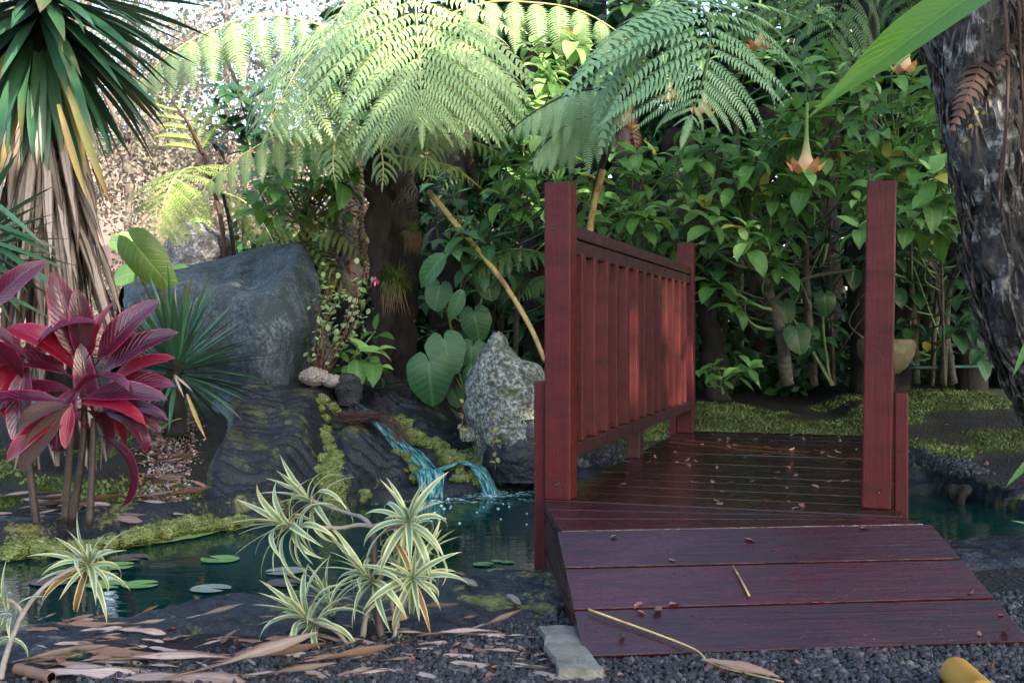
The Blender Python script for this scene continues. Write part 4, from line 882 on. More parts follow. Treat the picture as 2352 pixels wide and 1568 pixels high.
ear_plant('pair of dark elephant ears hanging behind the bridge deck', (1905, 885, 7.9), [(1895, 680, 7.6, .24, .05, -1, 'dark'), (1828, 760, 7.6, .30, .2, -1, 'dark'), (1800, 700, 7.8, .25, .2, -1, 'dark')])
ear_plant('pale elephant ears lying behind the left end of the draped boulder', (330, 720, 8.6), [(320, 625, 8.2, .34, -.6, -.1, 'brug_pale'), (400, 640, 8.1, .34, 1, .1, 'brug_pale'), (440, 520, 9, .3, .8, -.2, 'brug_pale'), (300, 560, 8.6, .3, -.8, .2, 'brug_pale')])
root = thing('hanging_leaf_vine', 'two large glossy leaves hanging left of the yellow stalk', 'plant', W(1045, 700, 7.5))
stem_part(root, 'stem', [W(1060, 560, 7.5), W(1062, 640, 7.4), W(1045, 700, 7.5)], .006, .004, BM['green'])
put('leaf', 'brug', 1, 'taro', root, W(1022, 585, 6.9), (-.75, -.1, -.75), (-.3, -1, .2), .27); put('leaf', 'brug', 0, 'taro', root, W(1062, 665, 7.2), (-.4, -.1, -1), (0, -1, .1), .22)
stem_part(thing('fern_stalk', 'long bare yellow fern stalk leaning down to the first bridge post', 'fern stalk', W(1248, 815, 6.8)), 'stalk',
          [W(1252, 830, 6.75), W(1215, 745, 6.85), W(1150, 640, 7.0), (W(1075, 548, 7.2)), W(985, 440, 7.4)], .014, .020, BM['stalk'], nseg=30)
stem_part(thing('fern_stalk', 'thin dark dead branch running level behind the pale fern', 'branch', W(1010, 304, 8.3)), 'stalk', [W(1010, 306, 8.3), W(1200, 296, 8.2), W(1420, 260, 8.2)], .009, .006, BM['brown'])

# tufts growing on the trunks
def tuft(label, p, s, n, mat='grass', beard=40):
    root = thing('grass_tuft', label, 'tuft', p); mb = MB()
    B3 = [strip_leaf(.022, p_blade, .2, q, 6, 1) for q in (25, 60, 110)]
    for k in range(n):
        a = R.uniform(0, 6.28); e = rad(R.uniform(0, 75)); d = Vector((math.cos(a) * math.cos(e), math.sin(a) * math.cos(e) - .35, math.sin(e))); M = basis((R.uniform(-.2, .2) * s, R.uniform(-.2, .2) * s, 0), d, (0, 0, 1), s * R.uniform(.6, 1.1)); b3 = R.choice(B3)
        mb.add([M @ Vector(v) for v in b3.v], b3.f, None)
    new_obj('blades', mb.mesh('blades', LM[mat]), root, None, kind='stuff')
    mb = MB()
    for k in range(beard):
        M = basis((R.uniform(-.35, .35) * s, R.uniform(-.3, 0) * s, -.05 * s), (R.uniform(-.3, .3), -.15, -1), (0, -1, 0), s * R.uniform(.7, 1.3)); b3 = B3[0]; mb.add([M @ Vector(v) for v in b3.v], b3.f, None)
    if beard: new_obj('dead_blades', mb.mesh('dead_blades', LM['straw']), root, None, kind='stuff')
tuft('larger grassy tuft growing from the dark fern trunk at mid height', W(903, 645, 7.45), .20, 340)
tuft('upper smaller grassy tuft on the dark fern trunk', W(950, 530, 7.6), .14, 200, beard=90)
tuft('yellowish twiggy tuft clinging to the left of the big rough trunk', W(2195, 530, 6.0), .10, 60, 'straw', 0)
# ---------------------------------------------------------------- tall yucca at the left
D = 5.5
yuc = thing('yucca', 'tall yucca with green sword leaves above a skirt of dead grey leaves', 'yucca', W(170, 1010, D))
stem_part(yuc, 'trunk', [W(165, 1030, D), W(150, 800, D), W(120, 500, D), W(95, 250, D), (W(90, 60, D)), W(85, -90, D)], .10, .075, BM['fern'], nseg=40, nr=14, rough=.03)
def axisp(y): return crom([W(150, 800, D), W(120, 500, D), W(95, 250, D), W(90, 60, D), W(85, -90, D)], (800 - y) / 890)
for k in range(230):
    y = R.uniform(-60, 270); a = R.uniform(0, 6.28); f = max(0, (y + 60) / 330)
    elev = rad(22 - 106 * f + R.uniform(-13, 13)); rd = Vector((math.cos(a), math.sin(a), 0))
    d = rd * math.cos(elev) + Vector((0, 0, math.sin(elev))); up = -rd * math.sin(elev) + Vector((0, 0, math.cos(elev)))
    L = R.uniform(.64, .84) * (1 if f < .7 else .85)
    m = 'yucca' if R.random() > .05 or f < .5 else 'yucca_yellow'
    put('leaf', 'yucca', R.choice((0, 1, 1, 2, 4, 4)), m, yuc, axisp(y) + rd * .05, d, up, L, roll=R.uniform(-.3, .3))
for (x0, y0, x1, y1) in ((155, 200, 250, 440), (135, 240, 195, 430)):
    p = W(x0, y0, D - .35); q = W(x1, y1 + 30, D - .42); put('leaf', 'yucca', 4, 'yucca_yellow', yuc, p, q - p, (.1, -1, .2), (q - p).length, wy=.65)
for k in range(235):
    y = R.uniform(280, 640) if k < 205 else R.uniform(640, 820); a = R.uniform(0, 6.28); rd = Vector((math.cos(a), math.sin(a), 0)); e = rad(R.uniform(-84, -58) if k < 200 else R.uniform(-85, -70))
    d = rd * math.cos(e) + Vector((0, 0, math.sin(e))); up = -rd * math.sin(e) + Vector((0, 0, math.cos(e)))
    put('dead_leaf', 'dead', R.randrange(4), 'yucca_dead', yuc, axisp(y) + rd * R.uniform(.05, .10), d, up, R.uniform(.52, .78), roll=R.uniform(-.5, .5))
# low yucca off to the left whose blades cross the skirt
y2 = thing('yucca', 'low yucca at the left edge with green blades crossing the dead skirt', 'yucca', W(-70, 900, 4.9))
stem_part(y2, 'trunk', [W(-70, 950, 4.9), W(-80, 560, 4.9)], .05, .05, BM['fern'])
for k in range(60):
    a = R.uniform(0, 6.28); e = rad(R.uniform(-40, 50)); rd = Vector((math.cos(a), math.sin(a), 0)); d = rd * math.cos(e) + Vector((0, 0, math.sin(e)))
    put('leaf', 'yucca', R.choice((0, 1, 4)), 'yucca', y2, W(-80, R.uniform(540, 640), 4.9), d, -rd * math.sin(e) + Vector((0, 0, math.cos(e))), R.uniform(.4, .55))
for (x, y, x1, y1) in ((-80, 500, 150, 585), (-80, 540, 155, 625), (-90, 520, 165, 690), (-90, 640, 110, 735), (-60, 500, 130, 600), (-80, 420, 100, 570)):
    p, q = W(x, y, 4.8), W(x1, y1, 4.7); put('leaf', 'yucca', 1, 'yucca', y2, p, q - p + Vector((0, 0, .05)), (0, -.5, 1), (q - p).length, wy=.8)
# green spiky rosette
sp_ = thing('yucca', 'small dark green spiky rosette in front of the draped boulder', 'yucca', W(405, 985, 5.9))
stem_part(sp_, 'trunk', [W(410, 1000, 5.9), W(400, 920, 5.9), W(405, 830, 5.9)], .05, .045, BM['fern'], nseg=20, nr=14, rough=.03)
for k in range(120):
    a = R.uniform(0, 6.28); f = R.random(); e = rad(82 - 120 * f ** .9 + R.uniform(-6, 6)); rd = Vector((math.cos(a), math.sin(a), 0)); d = rd * math.cos(e) + Vector((0, 0, math.sin(e)))
    put('leaf', 'yucca', R.choice((0, 0, 1, 4)), 'yucca', sp_, W(405, 825 + 50 * f, 5.9) + rd * .02, d, -rd * math.sin(e) + Vector((0, 0, math.cos(e))), R.uniform(.40, .54), wy=.66)
for (x1, y1) in ((445, 900), (418, 905)):
    p, q = W(400, 860, 5.75), W(x1, y1, 5.7); put('dead_leaf', 'dead', 1, 'yucca_dead', sp_, p, q - p, (0, -1, .3), .14, wy=1.6)
p, q = W(430, 905, 5.7), W(465, 1000, 5.6); put('leaf', 'yucca', 2, 'yucca_yellow', sp_, p, q - p, (0, -1, .3), .26)

# ---------------------------------------------------------------- ti plants
def ti(label, base, top, leaves, nrand, dk=0):
    root = thing('ti_plant', label, 'ti plant', W(*base)); tp = W(*top)
    stem_part(root, 'stem', [W(*base), lerp(W(*base), tp, .5) + Vector((R.uniform(-.02, .02), 0, 0)), tp], .017, .012, BM['darktwig'], nseg=14, nr=8)
    for (x, y, x1, y1, L, v, m, up) in leaves:
        p, q = W(x, y, top[2]), W(x1, y1, top[2] - .08)
        dv = (q - p).normalized()
        put('leaf', 'ti', v, m, root, p, dv, up, L)
    for k in range(nrand):
        a = R.uniform(0, 6.28); e = rad(R.uniform(-35, 60)); rd = Vector((math.cos(a), math.sin(a), 0)); d = rd * math.cos(e) + Vector((0, 0, math.sin(e)))
        put('leaf', 'ti', R.randrange(1, 4), R.choice(('ti', 'ti', 'ti', 'ti_red')), root, tp + Vector((0, 0, R.uniform(-.12, .06))), d, -rd * math.sin(e) + Vector((0, 0, math.cos(e))), R.uniform(.30, .42))
    return root
ti('tallest magenta ti plant whose leaves rise in front of the yucca skirt', (165, 1205, 4.65), (195, 850, 4.6),
   [(195, 850, 125, 640, .42, 0, 'ti', (.3, -1, .3)), (200, 850, 180, 680, .34, 0, 'ti', (.5, -1, .2)), (190, 860, 240, 690, .34, 0, 'ti_red', (-.7, -.6, .5)), (215, 850, 300, 700, .40, 1, 'ti', (-.4, -1, .5)),
    (220, 870, 345, 745, .40, 1, 'ti', (-.3, -.8, .8)), (170, 870, 55, 800, .36, 2, 'ti', (.1, -.6, 1)), (180, 860, 90, 740, .38, 2, 'ti_red', (.4, -.6, .9)), (230, 900, 350, 790, .36, 1, 'ti_red', (-.2, -.5, 1)),
    (215, 900, 345, 850, .36, 1, 'ti', (-.1, -.6, 1)), (180, 900, 40, 870, .36, 2, 'ti', (.1, -.5, 1))], 3)
ti('lower reddish ti plant with a hanging red leaf over the mossy bank', (148, 1200, 4.55), (165, 930, 4.45),
   [(165, 925, 148, 1010, .19, 0, 'ti_red', (0, -1, .15)), (175, 930, 262, 905, .32, 2, 'ti_red', (0, -.6, 1)), (150, 940, 60, 1000, .30, 1, 'ti_red', (0, -.9, .4)), (160, 930, 95, 1000, .32, 1, 'ti_dark', (0, -1, .1)),
    (175, 920, 340, 870, .38, 1, 'ti', (0, -.6, 1)), (150, 920, 0, 900, .38, 1, 'ti', (0, -.6, 1)), (160, 930, 110, 930, .26, 3, 'ti_dark', (0, -.8, .5))], 2)
ti('ti plant on the right with purple leaves spreading low', (205, 1205, 4.6), (215, 960, 4.6),
   [(215, 960, 310, 905, .34, 2, 'ti', (0, -.6, 1)), (220, 950, 300, 925, .32, 2, 'ti', (0, -.5, 1)), (210, 950, 300, 880, .34, 1, 'ti_red', (-.2, -.6, 1)), (215, 950, 190, 860, .30, 1, 'ti', (0, -.8, .6)), (215, 950, 330, 930, .32, 3, 'ti', (0, -.3, 1))], 2)
ti('ti plant at the left edge with pale purple drooping leaves', (85, 1215, 4.6), (60, 820, 4.55),
   [(70, 830, 0, 760, .34, 1, 'ti', (0, -.6, 1)), (70, 830, 110, 735, .36, 2, 'ti', (-.2, -.6, 1)), (60, 820, -40, 790, .36, 2, 'ti', (0, -.6, 1)), (60, 830, 40, 950, .34, 0, 'ti', (0, -1, .2)), (60, 820, -20, 840, .34, 1, 'ti_red', (0, -.6, 1)), (-30, 720, 25, 640, .34, 1, 'ti', (-.3, -1, .3))], 3)

# ---------------------------------------------------------------- striped-leaf plants in front
def song(label, base, branches, heads, r=.013):
    root = thing('striped_dracaena', label, 'plant', W(*base))
    for pts, r0, r1 in branches: stem_part(root, 'branch', [W(*p) for p in pts], r0, r1, BM['darktwig'] if r0 > .0085 else BM['twig'], nseg=20, nr=8, rough=.002, freq=60)
    for (x, y, d, ax, n, s, sp) in heads:
        p = W(x, y, d); axis = Vector(ax).normalized(); u = axis.cross(Vector((.2, .3, 1))).normalized(); v = axis.cross(u)
        n = int(n * 1.0)
        for k in range(n):
            f = k / n; a = k * 2.399 + R.uniform(-.2, .2); e = rad(10 + sp * f + R.uniform(-6, 6)); rd = u * math.cos(a) + v * math.sin(a); dv = axis * math.cos(e) + rd * math.sin(e)
            up = axis * math.sin(e) - rd * math.cos(e) ; up = axis * 1.0 + Vector((0, 0, .45)) - dv * dv.dot(axis)
            put('leaf', 'song', (0 if f < .25 else R.choice((1, 1, 2, 3))), 'song' if R.random() > .05 else 'song_brown', root, p - axis * (.05 * f), dv, up, s * .66 * R.uniform(.8, 1.15) * (.75 + .25 * min(1, f * 4)))
    return root
G = 2.86
song('cream striped dracaena with several rosettes in the middle foreground', (875, 1492, G),
     [([(882, 1492, G), (872, 1440, G), (862, 1330, G), (858, 1210, G + .02)], .0115, .0085),
      ([(858, 1215, G + .02), (835, 1190, G + .05), (790, 1175, G + .1), (700, 1143, G + .12)], .006, .004),
      ([(856, 1208, G + .02), (820, 1205, G + .0), (770, 1212, G - .03), (652, 1205, G - .05)], .006, .004),
      ([(858, 1208, G + .02), (880, 1203, G), (905, 1205, G), (938, 1198, G - .02)], .006, .004),
      ([(830, 1485, G), (840, 1420, G), (860, 1350, G - .02), (850, 1320, G - .03)], .008, .005),
      ([(870, 1370, G), (895, 1350, G), (948, 1330, G - .03)], .006, .004),
      ([(905, 1492, G + .05), (912, 1430, G + .05), (900, 1380, G + .05), (912, 1275, G + .1)], .007, .005),
      ([(880, 1490, G - .02), (905, 1460, G), (915, 1420, G + .02), (980, 1272, G + .02)], .006, .004),
      ([(800, 1490, G - .05), (775, 1450, G - .05), (702, 1418, G - .05)], .006, .005)],
     [(698, 1140, G + .12, (-.75, 0, .55), 20, .24, 85), (648, 1204, G - .05, (-.9, -.2, .25), 26, .25, 80), (938, 1196, G - .03, (.1, -.75, .5), 24, .26, 85),
      (835, 1315, G - .04, (-.55, -.3, .65), 24, .24, 80), (912, 1270, G + .1, (.1, .1, 1), 20, .22, 75), (948, 1327, G - .06, (.1, -.8, .35), 22, .23, 85),
      (698, 1415, G - .05, (-.55, -.35, .6), 28, .25, 85), (750, 1370, G + .05, (-.4, .1, .8), 16, .21, 70), (982, 1268, G + .05, (.6, .1, .6), 10, .19, 60), (915, 1478, G - .02, (.2, -.2, 1), 6, .10, 50)])
song('cream striped dracaena branch bending in from the lower left corner', (-5, 1570, 2.55),
     [([(-5, 1600, 2.52), (15, 1500, 2.55), (55, 1405, 2.6), (110, 1340, 2.65), (190, 1292, 2.7)], .0075, .0045), ([(52, 1410, 2.6), (35, 1385, 2.6), (10, 1375, 2.6)], .005, .004)],
     [(205, 1290, 2.7, (.35, -.55, .55), 22, .21, 85), (195, 1285, 2.72, (-.6, -.1, .6), 10, .20, 60), (5, 1378, 2.6, (-.4, -.2, .9), 10, .17, 70), (-5, 1450, 2.6, (.2, -.2, .5), 8, .16, 80)])

# ---------------------------------------------------------------- airy bush with tiny round leaves
bush = thing('small_leaved_bush', 'airy bush with tiny round yellow-green leaves and reddish stems beside the draped boulder', 'bush', W(722, 915, 6.95))
mb = MB()
for k in range(60): tube(mb, [(0, 0, 0), rdir() * .04 + Vector((0, 0, -.03)), rdir() * .07 + Vector((0, 0, -.08))], .003, .001, 4, 4)
new_obj('root_tangle', mb.mesh('root_tangle', BM['brown']), bush, Matrix.Translation(W(725, 905, 6.95)), bush.location, kind='stuff')
cnt = 0
for k in range(16):
    tx = R.uniform(715, 850); ty = R.uniform(610, 730); tp = W(tx, ty, R.uniform(6.7, 7.2)); b0 = W(722, 905, 6.95); md = lerp(b0, tp, .5) + Vector((R.uniform(-.05, .05), 0, 0))
    stem_part(bush, 'stem', [b0, md, tp], .006, .002, BM['redtwig'], nseg=10, nr=5)
    for q in range(17):
        t = R.uniform(.35, 1); c = crom([b0, md, tp], t); a = rdir() * R.uniform(.02, .09); put('leaf', 'tiny', 0, 'tiny' if R.random() > .15 else 'tiny_yellow', bush, c + a, rdir() + Vector((0, -.2, .3)), Vector((R.uniform(-.5, .5), -.6, 1)), R.uniform(.028, .042))
mb = MB(); sh = strip_leaf(.4, p_blade, .3, 30, 4, 2)
for k in range(14):
    M = basis((0, 0, 0), rdir() + Vector((0, 0, .3)), (0, 0, 1), .035); mb.add([M @ Vector(v) for v in sh.v], sh.f)
pk = NB('pink_petal'); pk.set(Base_Color=(.75, .14, .32), Roughness=.5)
o = new_obj('flower', mb.mesh('flower', pk.m), bush, Matrix.Translation(W(862, 645, 6.9)), bush.location)
for (x, y, lab) in ((1130, 960, 'slim seedling with yellow-green leaves in front of the lichened boulder'), (1062, 955, 'thin reddish seedling left of the lichened boulder'), (1138, 1020, 'low seedling on the dark stone under the lichened boulder'), (1090, 680, 'x')):
    if lab == 'x': continue
    s_ = thing('seedling', lab, 'seedling', W(x, y + 60, 6.2)); stem_part(s_, 'stem', [W(x, y + 60, 6.2), W(x, y - 30, 6.15)], .003, .002, BM['redtwig'])
    for k in range(7): put('leaf', 'tiny', 0, 'tiny_yellow', s_, W(x + R.uniform(-4, 4), y - 30 + k * 12, 6.15), rdir() + Vector((0, -.3, .2)), (0, -.5, 1), R.uniform(.025, .038))

# ---------------------------------------------------------------- big rough trunk, strap leaf
bt = thing('rough_trunk_tree', 'massive leaning tree with flaking black bark and hanging dead fronds at the right', 'tree', W(2440, 900, 5.2))
TP = [W(2490, 1010, 5.3), W(2420, 850, 5.25), W(2345, 680, 5.2), W(2302, 520, 5.15), (W(2275, 380, 5.1)), W(2250, 200, 5.1), W(2235, 40, 5.1), W(2228, -120, 5.1)]
mb = MB(); nS, nR = 150, 64; P = []
for i in range(nS + 1):
    t = i / nS; c = crom(TP, t); a = (crom(TP, min(1, t + .01)) - crom(TP, max(0, t - .01))).normalized(); u = a.cross(Vector((0, 1, 0))).normalized(); v = a.cross(u); row = []
    r = .155 - .030 * t + .02 * math.sin(t * 9)
    for j in range(nR):
        an = 2 * math.pi * j / nR; dv = u * math.cos(an) + v * math.sin(an); q = c + dv * r; n_ = noise.noise(Vector((q.x * 7, q.y * 7, q.z * 3))) * .045 + abs(noise.noise(Vector((q.x * 22, q.y * 22, q.z * 6)))) * .05 + noise.noise(q * 40) * .012
        row.append(q + dv * n_)
    P.append(row)
mb.add(*grid_mesh(P, True)); new_obj('trunk', mb.mesh('trunk', BM['rough'], bt.location), bt)
mb = MB(); sl = strip_leaf(.35, p_song, .5, 30, 4, 2)
for k in range(2600):
    t = R.random(); c = crom(TP, t); a = (crom(TP, min(1, t + .01)) - crom(TP, max(0, t - .01))).normalized(); u = a.cross(Vector((0, 1, 0))).normalized(); v = a.cross(u); an = R.uniform(-math.pi, 0) if R.random() < .85 else R.uniform(0, 3.14)
    dv = u * math.cos(an) + v * math.sin(an); p = c + dv * (.155 - .030 * t + .02 * math.sin(t * 9) + R.uniform(0, .03)); s = R.uniform(.06, .20)
    dd = (a * R.choice((1, 1, -1)) + dv * R.uniform(.1, .5) + rdir() * .25); M = basis(p - bt.location, dd, dv, s, s * R.uniform(.2, .6)); mb.add([M @ Vector(q) for q in sl.v], sl.f)
new_obj('bark_flakes', mb.mesh('bark_flakes', BM['flake']), bt, None, kind='stuff')
for k in range(12):
    x = R.uniform(2340, 2420); p = W(x, R.uniform(-80, 20), 4.95 if x < 2300 else 5.3); q = W(x + R.uniform(-25, 30), R.uniform(180, 520), 4.9)
    put('dead_frond', 'pinna', R.choice((0, 1, 4)), 'fern_dead', bt, p, q - p, (R.uniform(-1, 1), -1, .2), (q - p).length, wy=.28, roll=R.uniform(-1, 1))
for k in range(9):
    x = R.uniform(2270, 2370); stem_part(bt, 'dead_stalk', [W(x, -40, 4.9), W(x + 10, 200, 4.9), W(x + R.uniform(-15, 30), R.uniform(350, 560), 4.95)], .009, .004, BM['brown'], nseg=10, nr=6)
for k in range(7):
    x = R.choice((R.gauss(2225, 8), R.gauss(2255, 5))); y = R.uniform(200, 330); put('leaf', 'tiny', 0, 'tiny_yellow', bt, W(x, y, 4.86), rdir(), (0, -1, .3), .022)
st = thing('strap_leaf_plant', 'huge pointed strap leaf arching in from the upper right corner', 'plant', W(2330, 905, 3.6))
stem_part(st, 'stem', [W(2480, 1100, 3.5), W(2520, 400, 3.4), W(2400, -120, 3.3)], .02, .012, BM['green'])
p, q = W(2310, -60, 3.3), W(1885, 245, 3.0); LMB = strip_leaf(.18, lambda t: (.6 + .4 * math.sin(math.pi * min(1, t + .1))) * (1 - t ** 2.6) + .004, .3, 14, 26, 8, .10, 0, 2)
new_obj('leaf', LMB.mesh('leaf', LM['banana']), st, basis(p, q - p + Vector((0, 0, .06)), (-.35, -.95, .5), (q - p).length * 1.01), st.location)
p, q = W(2420, 130, 3.3), W(2325, 165, 3.1); new_obj('leaf', shape('brug', 0, 'banana'), st, basis(p, q - p, (0, -.6, 1), .16), st.location)
for (a, b, s) in (((2400, 880, 3.3), (2340, 745 + 100, 3.2), .0), ((2400, 720, 3.4), (2325, 855, 3.3), .16), ((2420, 1010, 3.1), (2310, 1105, 3.0), .18), ((2420, 1230, 3.0), (2330, 1180, 2.9), .12)):
    if s: p, q = W(*a), W(*b); put('leaf', 'yucca', 1, 'brug', st, p, q - p, (0, -.5, 1), (q - p).length, wy=1.3)

# ---------------------------------------------------------------- trunks and depths of the thicket
TR_ = [((1440, 905, 8.9), (1420, 200, 9.0), .12, 'reddish shaggy fern trunk just behind the first bridge post'), ((1030, 905, 9.2), (1050, 100, 9.3), .14, 'dark fern trunk behind the elephant ears'),
       ((1570, 905, 9.3), (1560, 300, 9.3), .13, 'dark fern trunk behind the bridge railing'), ((1650, 890, 8.6), (1625, 350, 8.7), .08, 'thin shaggy trunk right of the far railing post'),
       ((2040, 880, 8.5), (2100, 420, 8.6), .14, 'shaggy trunk directly behind the right bridge post'), ((2215, 880, 9.3), (2180, 100, 9.4), .13, 'dark fern trunk left of the big rough trunk'),
       ((1890, 885, 9.8), (1880, 200, 9.8), .12, 'dark trunk deep behind the dark elephant ears'), ((790, 880, 8.9), (810, 350, 9.0), .10, 'dark trunk behind the olive ferns'),
       ((1230, 905, 9.4), (1250, 200, 9.4), .11, 'dark trunk behind the lichened boulder'), ((2320, 870, 8.6), (2330, 300, 8.6), .12, 'dark trunk right behind the big rough trunk'),
       ((1740, 890, 10.2), (1760, 250, 10.2), .13, 'dark trunk deep behind the crooked pale stem'), ((1340, 905, 10.2), (1330, 50, 10.2), .12, 'tall dark trunk rising between the two big ferns')]
for (a, b, r, lab) in TR_:
    t_ = thing('old_tree_fern', lab, 'tree fern', W(*a)); m = lerp(W(*a), W(*b), .5) + Vector((R.uniform(-.1, .1), 0, 0))
    stem_part(t_, 'trunk', [W(*a) - Vector((0, 0, .1)), m, W(*b)], r * 1.1, r * .9, BM['fern'], nseg=40, nr=16, rough=.05, freq=10)
    for k in range(7):
        p = lerp(W(*a), W(*b), R.uniform(.45, 1)) + Vector((R.uniform(-.12, .12), -.12, 0)); put('dead_frond', 'pinna', R.choice((0, 1, 4)), 'fern_dead', t_, p, (R.uniform(-.25, .25), -.05, -1), (0, -1, 0), R.uniform(.5, .9), wy=.5)
for (a, m, b, lab) in (((2165, 880, 8.2), (2180, 680, 8.1), (2210, 590, 8.0), 'slender forked pale trunk left of the big rough trunk'), ((2190, 880, 8.2), (2150, 640, 8.1), (2110, 590, 8.0), 'slender pale branch leaning left beside the forked trunk'),
                       ((1915, 885, 8.4), (1905, 600, 8.3), (1910, 480, 8.2), 'thin straight green stem above the dark elephant ear'), ((1760, 700, 7.6), (1850, 640, 7.5), (1960, 620, 7.6), 'pale branch arching right from the crooked stem')):
    stem_part(thing('pale_stem', lab, 'stem', W(*a)), 'stem', [W(*a), W(*m), W(*b)], .03 if 'forked' in lab else .014, .012, BM['pale'], nseg=16, nr=8)
for k in range(34):   # bare twigs and vines in the thicket
    x, y = R.uniform(1350, 2250), R.uniform(350, 800); d = R.uniform(7.6, 9); a = W(x, y, d); b = a + Vector((R.uniform(-.5, .5), R.uniform(-.2, .2), R.uniform(-.7, .3))); m = (a + b) / 2 + Vector((R.uniform(-.1, .1), 0, R.uniform(-.12, .12)))
    t_ = thing('bare_twig', 'thin bare twig crossing the dark thicket behind the bridge', 'twig', a, 'bare twigs in the thicket'); stem_part(t_, 'twig', [a, m, b], .008, .004, BM[R.choice(('pale', 'brown', 'green'))], nseg=8, nr=5)

def cloud(root, name, blobs, n, s, mat, gaps=None):
    """a crown of separate small leaves filling a set of blobs (centre, radii)"""
    mb = MB(); vs = []; fs = []; tot = sum(b[1][0] * b[1][2] for b in blobs)
    for (c, r) in blobs:
        for k in range(int(n * r[0] * r[2] / tot)):
            q = rdir() * (R.random() ** .4); p = Vector(c) + Vector((q.x * r[0], q.y * r[1], q.z * r[2])) - root.location
            if gaps and any((lambda a: (a - sv * a.dot(sv)).length < g_[1] + .32)(p + root.location - g_[0]) for g_ in gaps): continue
            d = rdir(); e = d.cross(rdir()).normalized(); l = s * R.uniform(.6, 1.3); b = len(vs)
            vs += [tuple(p), tuple(p + d * l * .5 + e * l * .28), tuple(p + d * l), tuple(p + d * l * .5 - e * l * .28)]; fs.append((b, b + 1, b + 2, b + 3))
    mb.add(vs, fs, [(.3, .3)] * len(vs), False); return new_obj(name, mb.mesh(name, LM[mat]), root, None, kind='stuff')
# undergrowth that closes the thicket
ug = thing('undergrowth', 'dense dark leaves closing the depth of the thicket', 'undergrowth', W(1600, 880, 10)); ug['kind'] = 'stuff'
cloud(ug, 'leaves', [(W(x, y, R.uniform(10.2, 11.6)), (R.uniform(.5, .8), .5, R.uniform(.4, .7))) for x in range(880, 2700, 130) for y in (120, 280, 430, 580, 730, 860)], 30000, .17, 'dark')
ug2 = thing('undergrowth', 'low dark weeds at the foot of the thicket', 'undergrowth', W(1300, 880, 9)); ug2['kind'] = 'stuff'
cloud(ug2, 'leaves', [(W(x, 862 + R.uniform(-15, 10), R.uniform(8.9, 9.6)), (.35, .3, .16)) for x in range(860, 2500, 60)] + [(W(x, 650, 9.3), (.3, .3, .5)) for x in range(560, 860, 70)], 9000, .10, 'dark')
def tree(label, base, h, blobs, n, s, mat='ohia', r=.12, name='tree', bark='ohia', lean=0, group=None, gaps=None):
    b = Vector(base); root = thing(name, label, 'tree', b, group)
    stem_part(root, 'trunk', [b, b + Vector((lean * .3, 0, h * .4)), b + Vector((lean, .1, h))], r, r * .45, BM[bark], nseg=20, nr=10, rough=.04, freq=3)
    for k in range(5):
        q = Vector(blobs[R.randrange(len(blobs))][0]); a = b + Vector((lean * .5, 0, h * R.uniform(.4, .9))); stem_part(root, 'limb', [a, (a + q) / 2 + Vector((0, 0, -.1)), q], r * .35, .02, BM[bark], nseg=8, nr=6)
    cloud(root, 'crown', blobs, n, s, mat, gaps); return root
def gz(x, y): return base_h(x, y)
def mkblobs(cx, cy, z0, z1, rr, n):
    return [(Vector((cx + R.uniform(-rr, rr), cy + R.uniform(-rr, rr) * .7, R.uniform(z0, z1))), (R.uniform(.3, .75), R.uniform(.3, .7), R.uniform(.25, .55))) for _ in range(n)]
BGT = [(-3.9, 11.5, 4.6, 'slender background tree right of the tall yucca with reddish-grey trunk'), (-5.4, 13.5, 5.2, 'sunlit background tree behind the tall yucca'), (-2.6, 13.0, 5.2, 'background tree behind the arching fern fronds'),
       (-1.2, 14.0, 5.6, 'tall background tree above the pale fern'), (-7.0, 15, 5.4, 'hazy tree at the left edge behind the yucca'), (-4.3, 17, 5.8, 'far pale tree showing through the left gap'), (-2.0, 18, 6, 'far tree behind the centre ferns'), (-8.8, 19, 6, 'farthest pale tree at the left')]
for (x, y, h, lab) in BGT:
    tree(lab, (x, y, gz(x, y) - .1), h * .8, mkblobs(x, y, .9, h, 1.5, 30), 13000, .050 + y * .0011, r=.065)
for (x, y, zc) in ((-.6, 10.3, 5.3), (3.7, 9.0, 5.6), (5.0, 10.2, 5.8), (3.4, 7.4, 5.6), (.2, 9.0, 5.6), (6.4, 8.4, 5.6)):   # unseen crowns added overhead to darken the thicket
    tree('tree with an unseen crown added overhead to shade the thicket', (x, y + 1, gz(x, y) - .1), zc, [(Vector((x + R.uniform(-1, 1), y + R.uniform(-.9, .9), zc + R.uniform(-.5, .8))), (.8, .8, .45)) for _ in range(9)], 2200, .26, 'canopy', .12, bark='fern', group='tall trees behind the thicket')
for (x, y, h) in ((1.0, 13, 6), (3.2, 12.8, 6), (5.4, 12.5, 6), (7.5, 12, 6), (2, 16, 7), (5.6, 16, 7), (0, 20, 8), (9.5, 14, 7)):
    tree('tree with an unseen crown added overhead to shade the thicket', (x, y, gz(x, y) - .1), h * .8, mkblobs(x, y, 1.2, h, 1.6, 20), 3400, .22, 'canopy', .16, bark='fern', group='tall trees behind the thicket')
for k in range(7):   # pale bamboo-like stems high in the middle
    x = 1480 + k * 42 + R.uniform(-12, 12); stem_part(thing('cane', 'upright tan cane rising behind the sunlit shrub', 'cane', W(x, 850, 10), 'tan canes at the upper edge'), 'stem', [W(x, 820, 12.2), W(x + 20, 400, 12.2), W(x + R.uniform(20, 60), -120, 12.2)], .03, .022, BM['stalk'], nseg=12, nr=8)
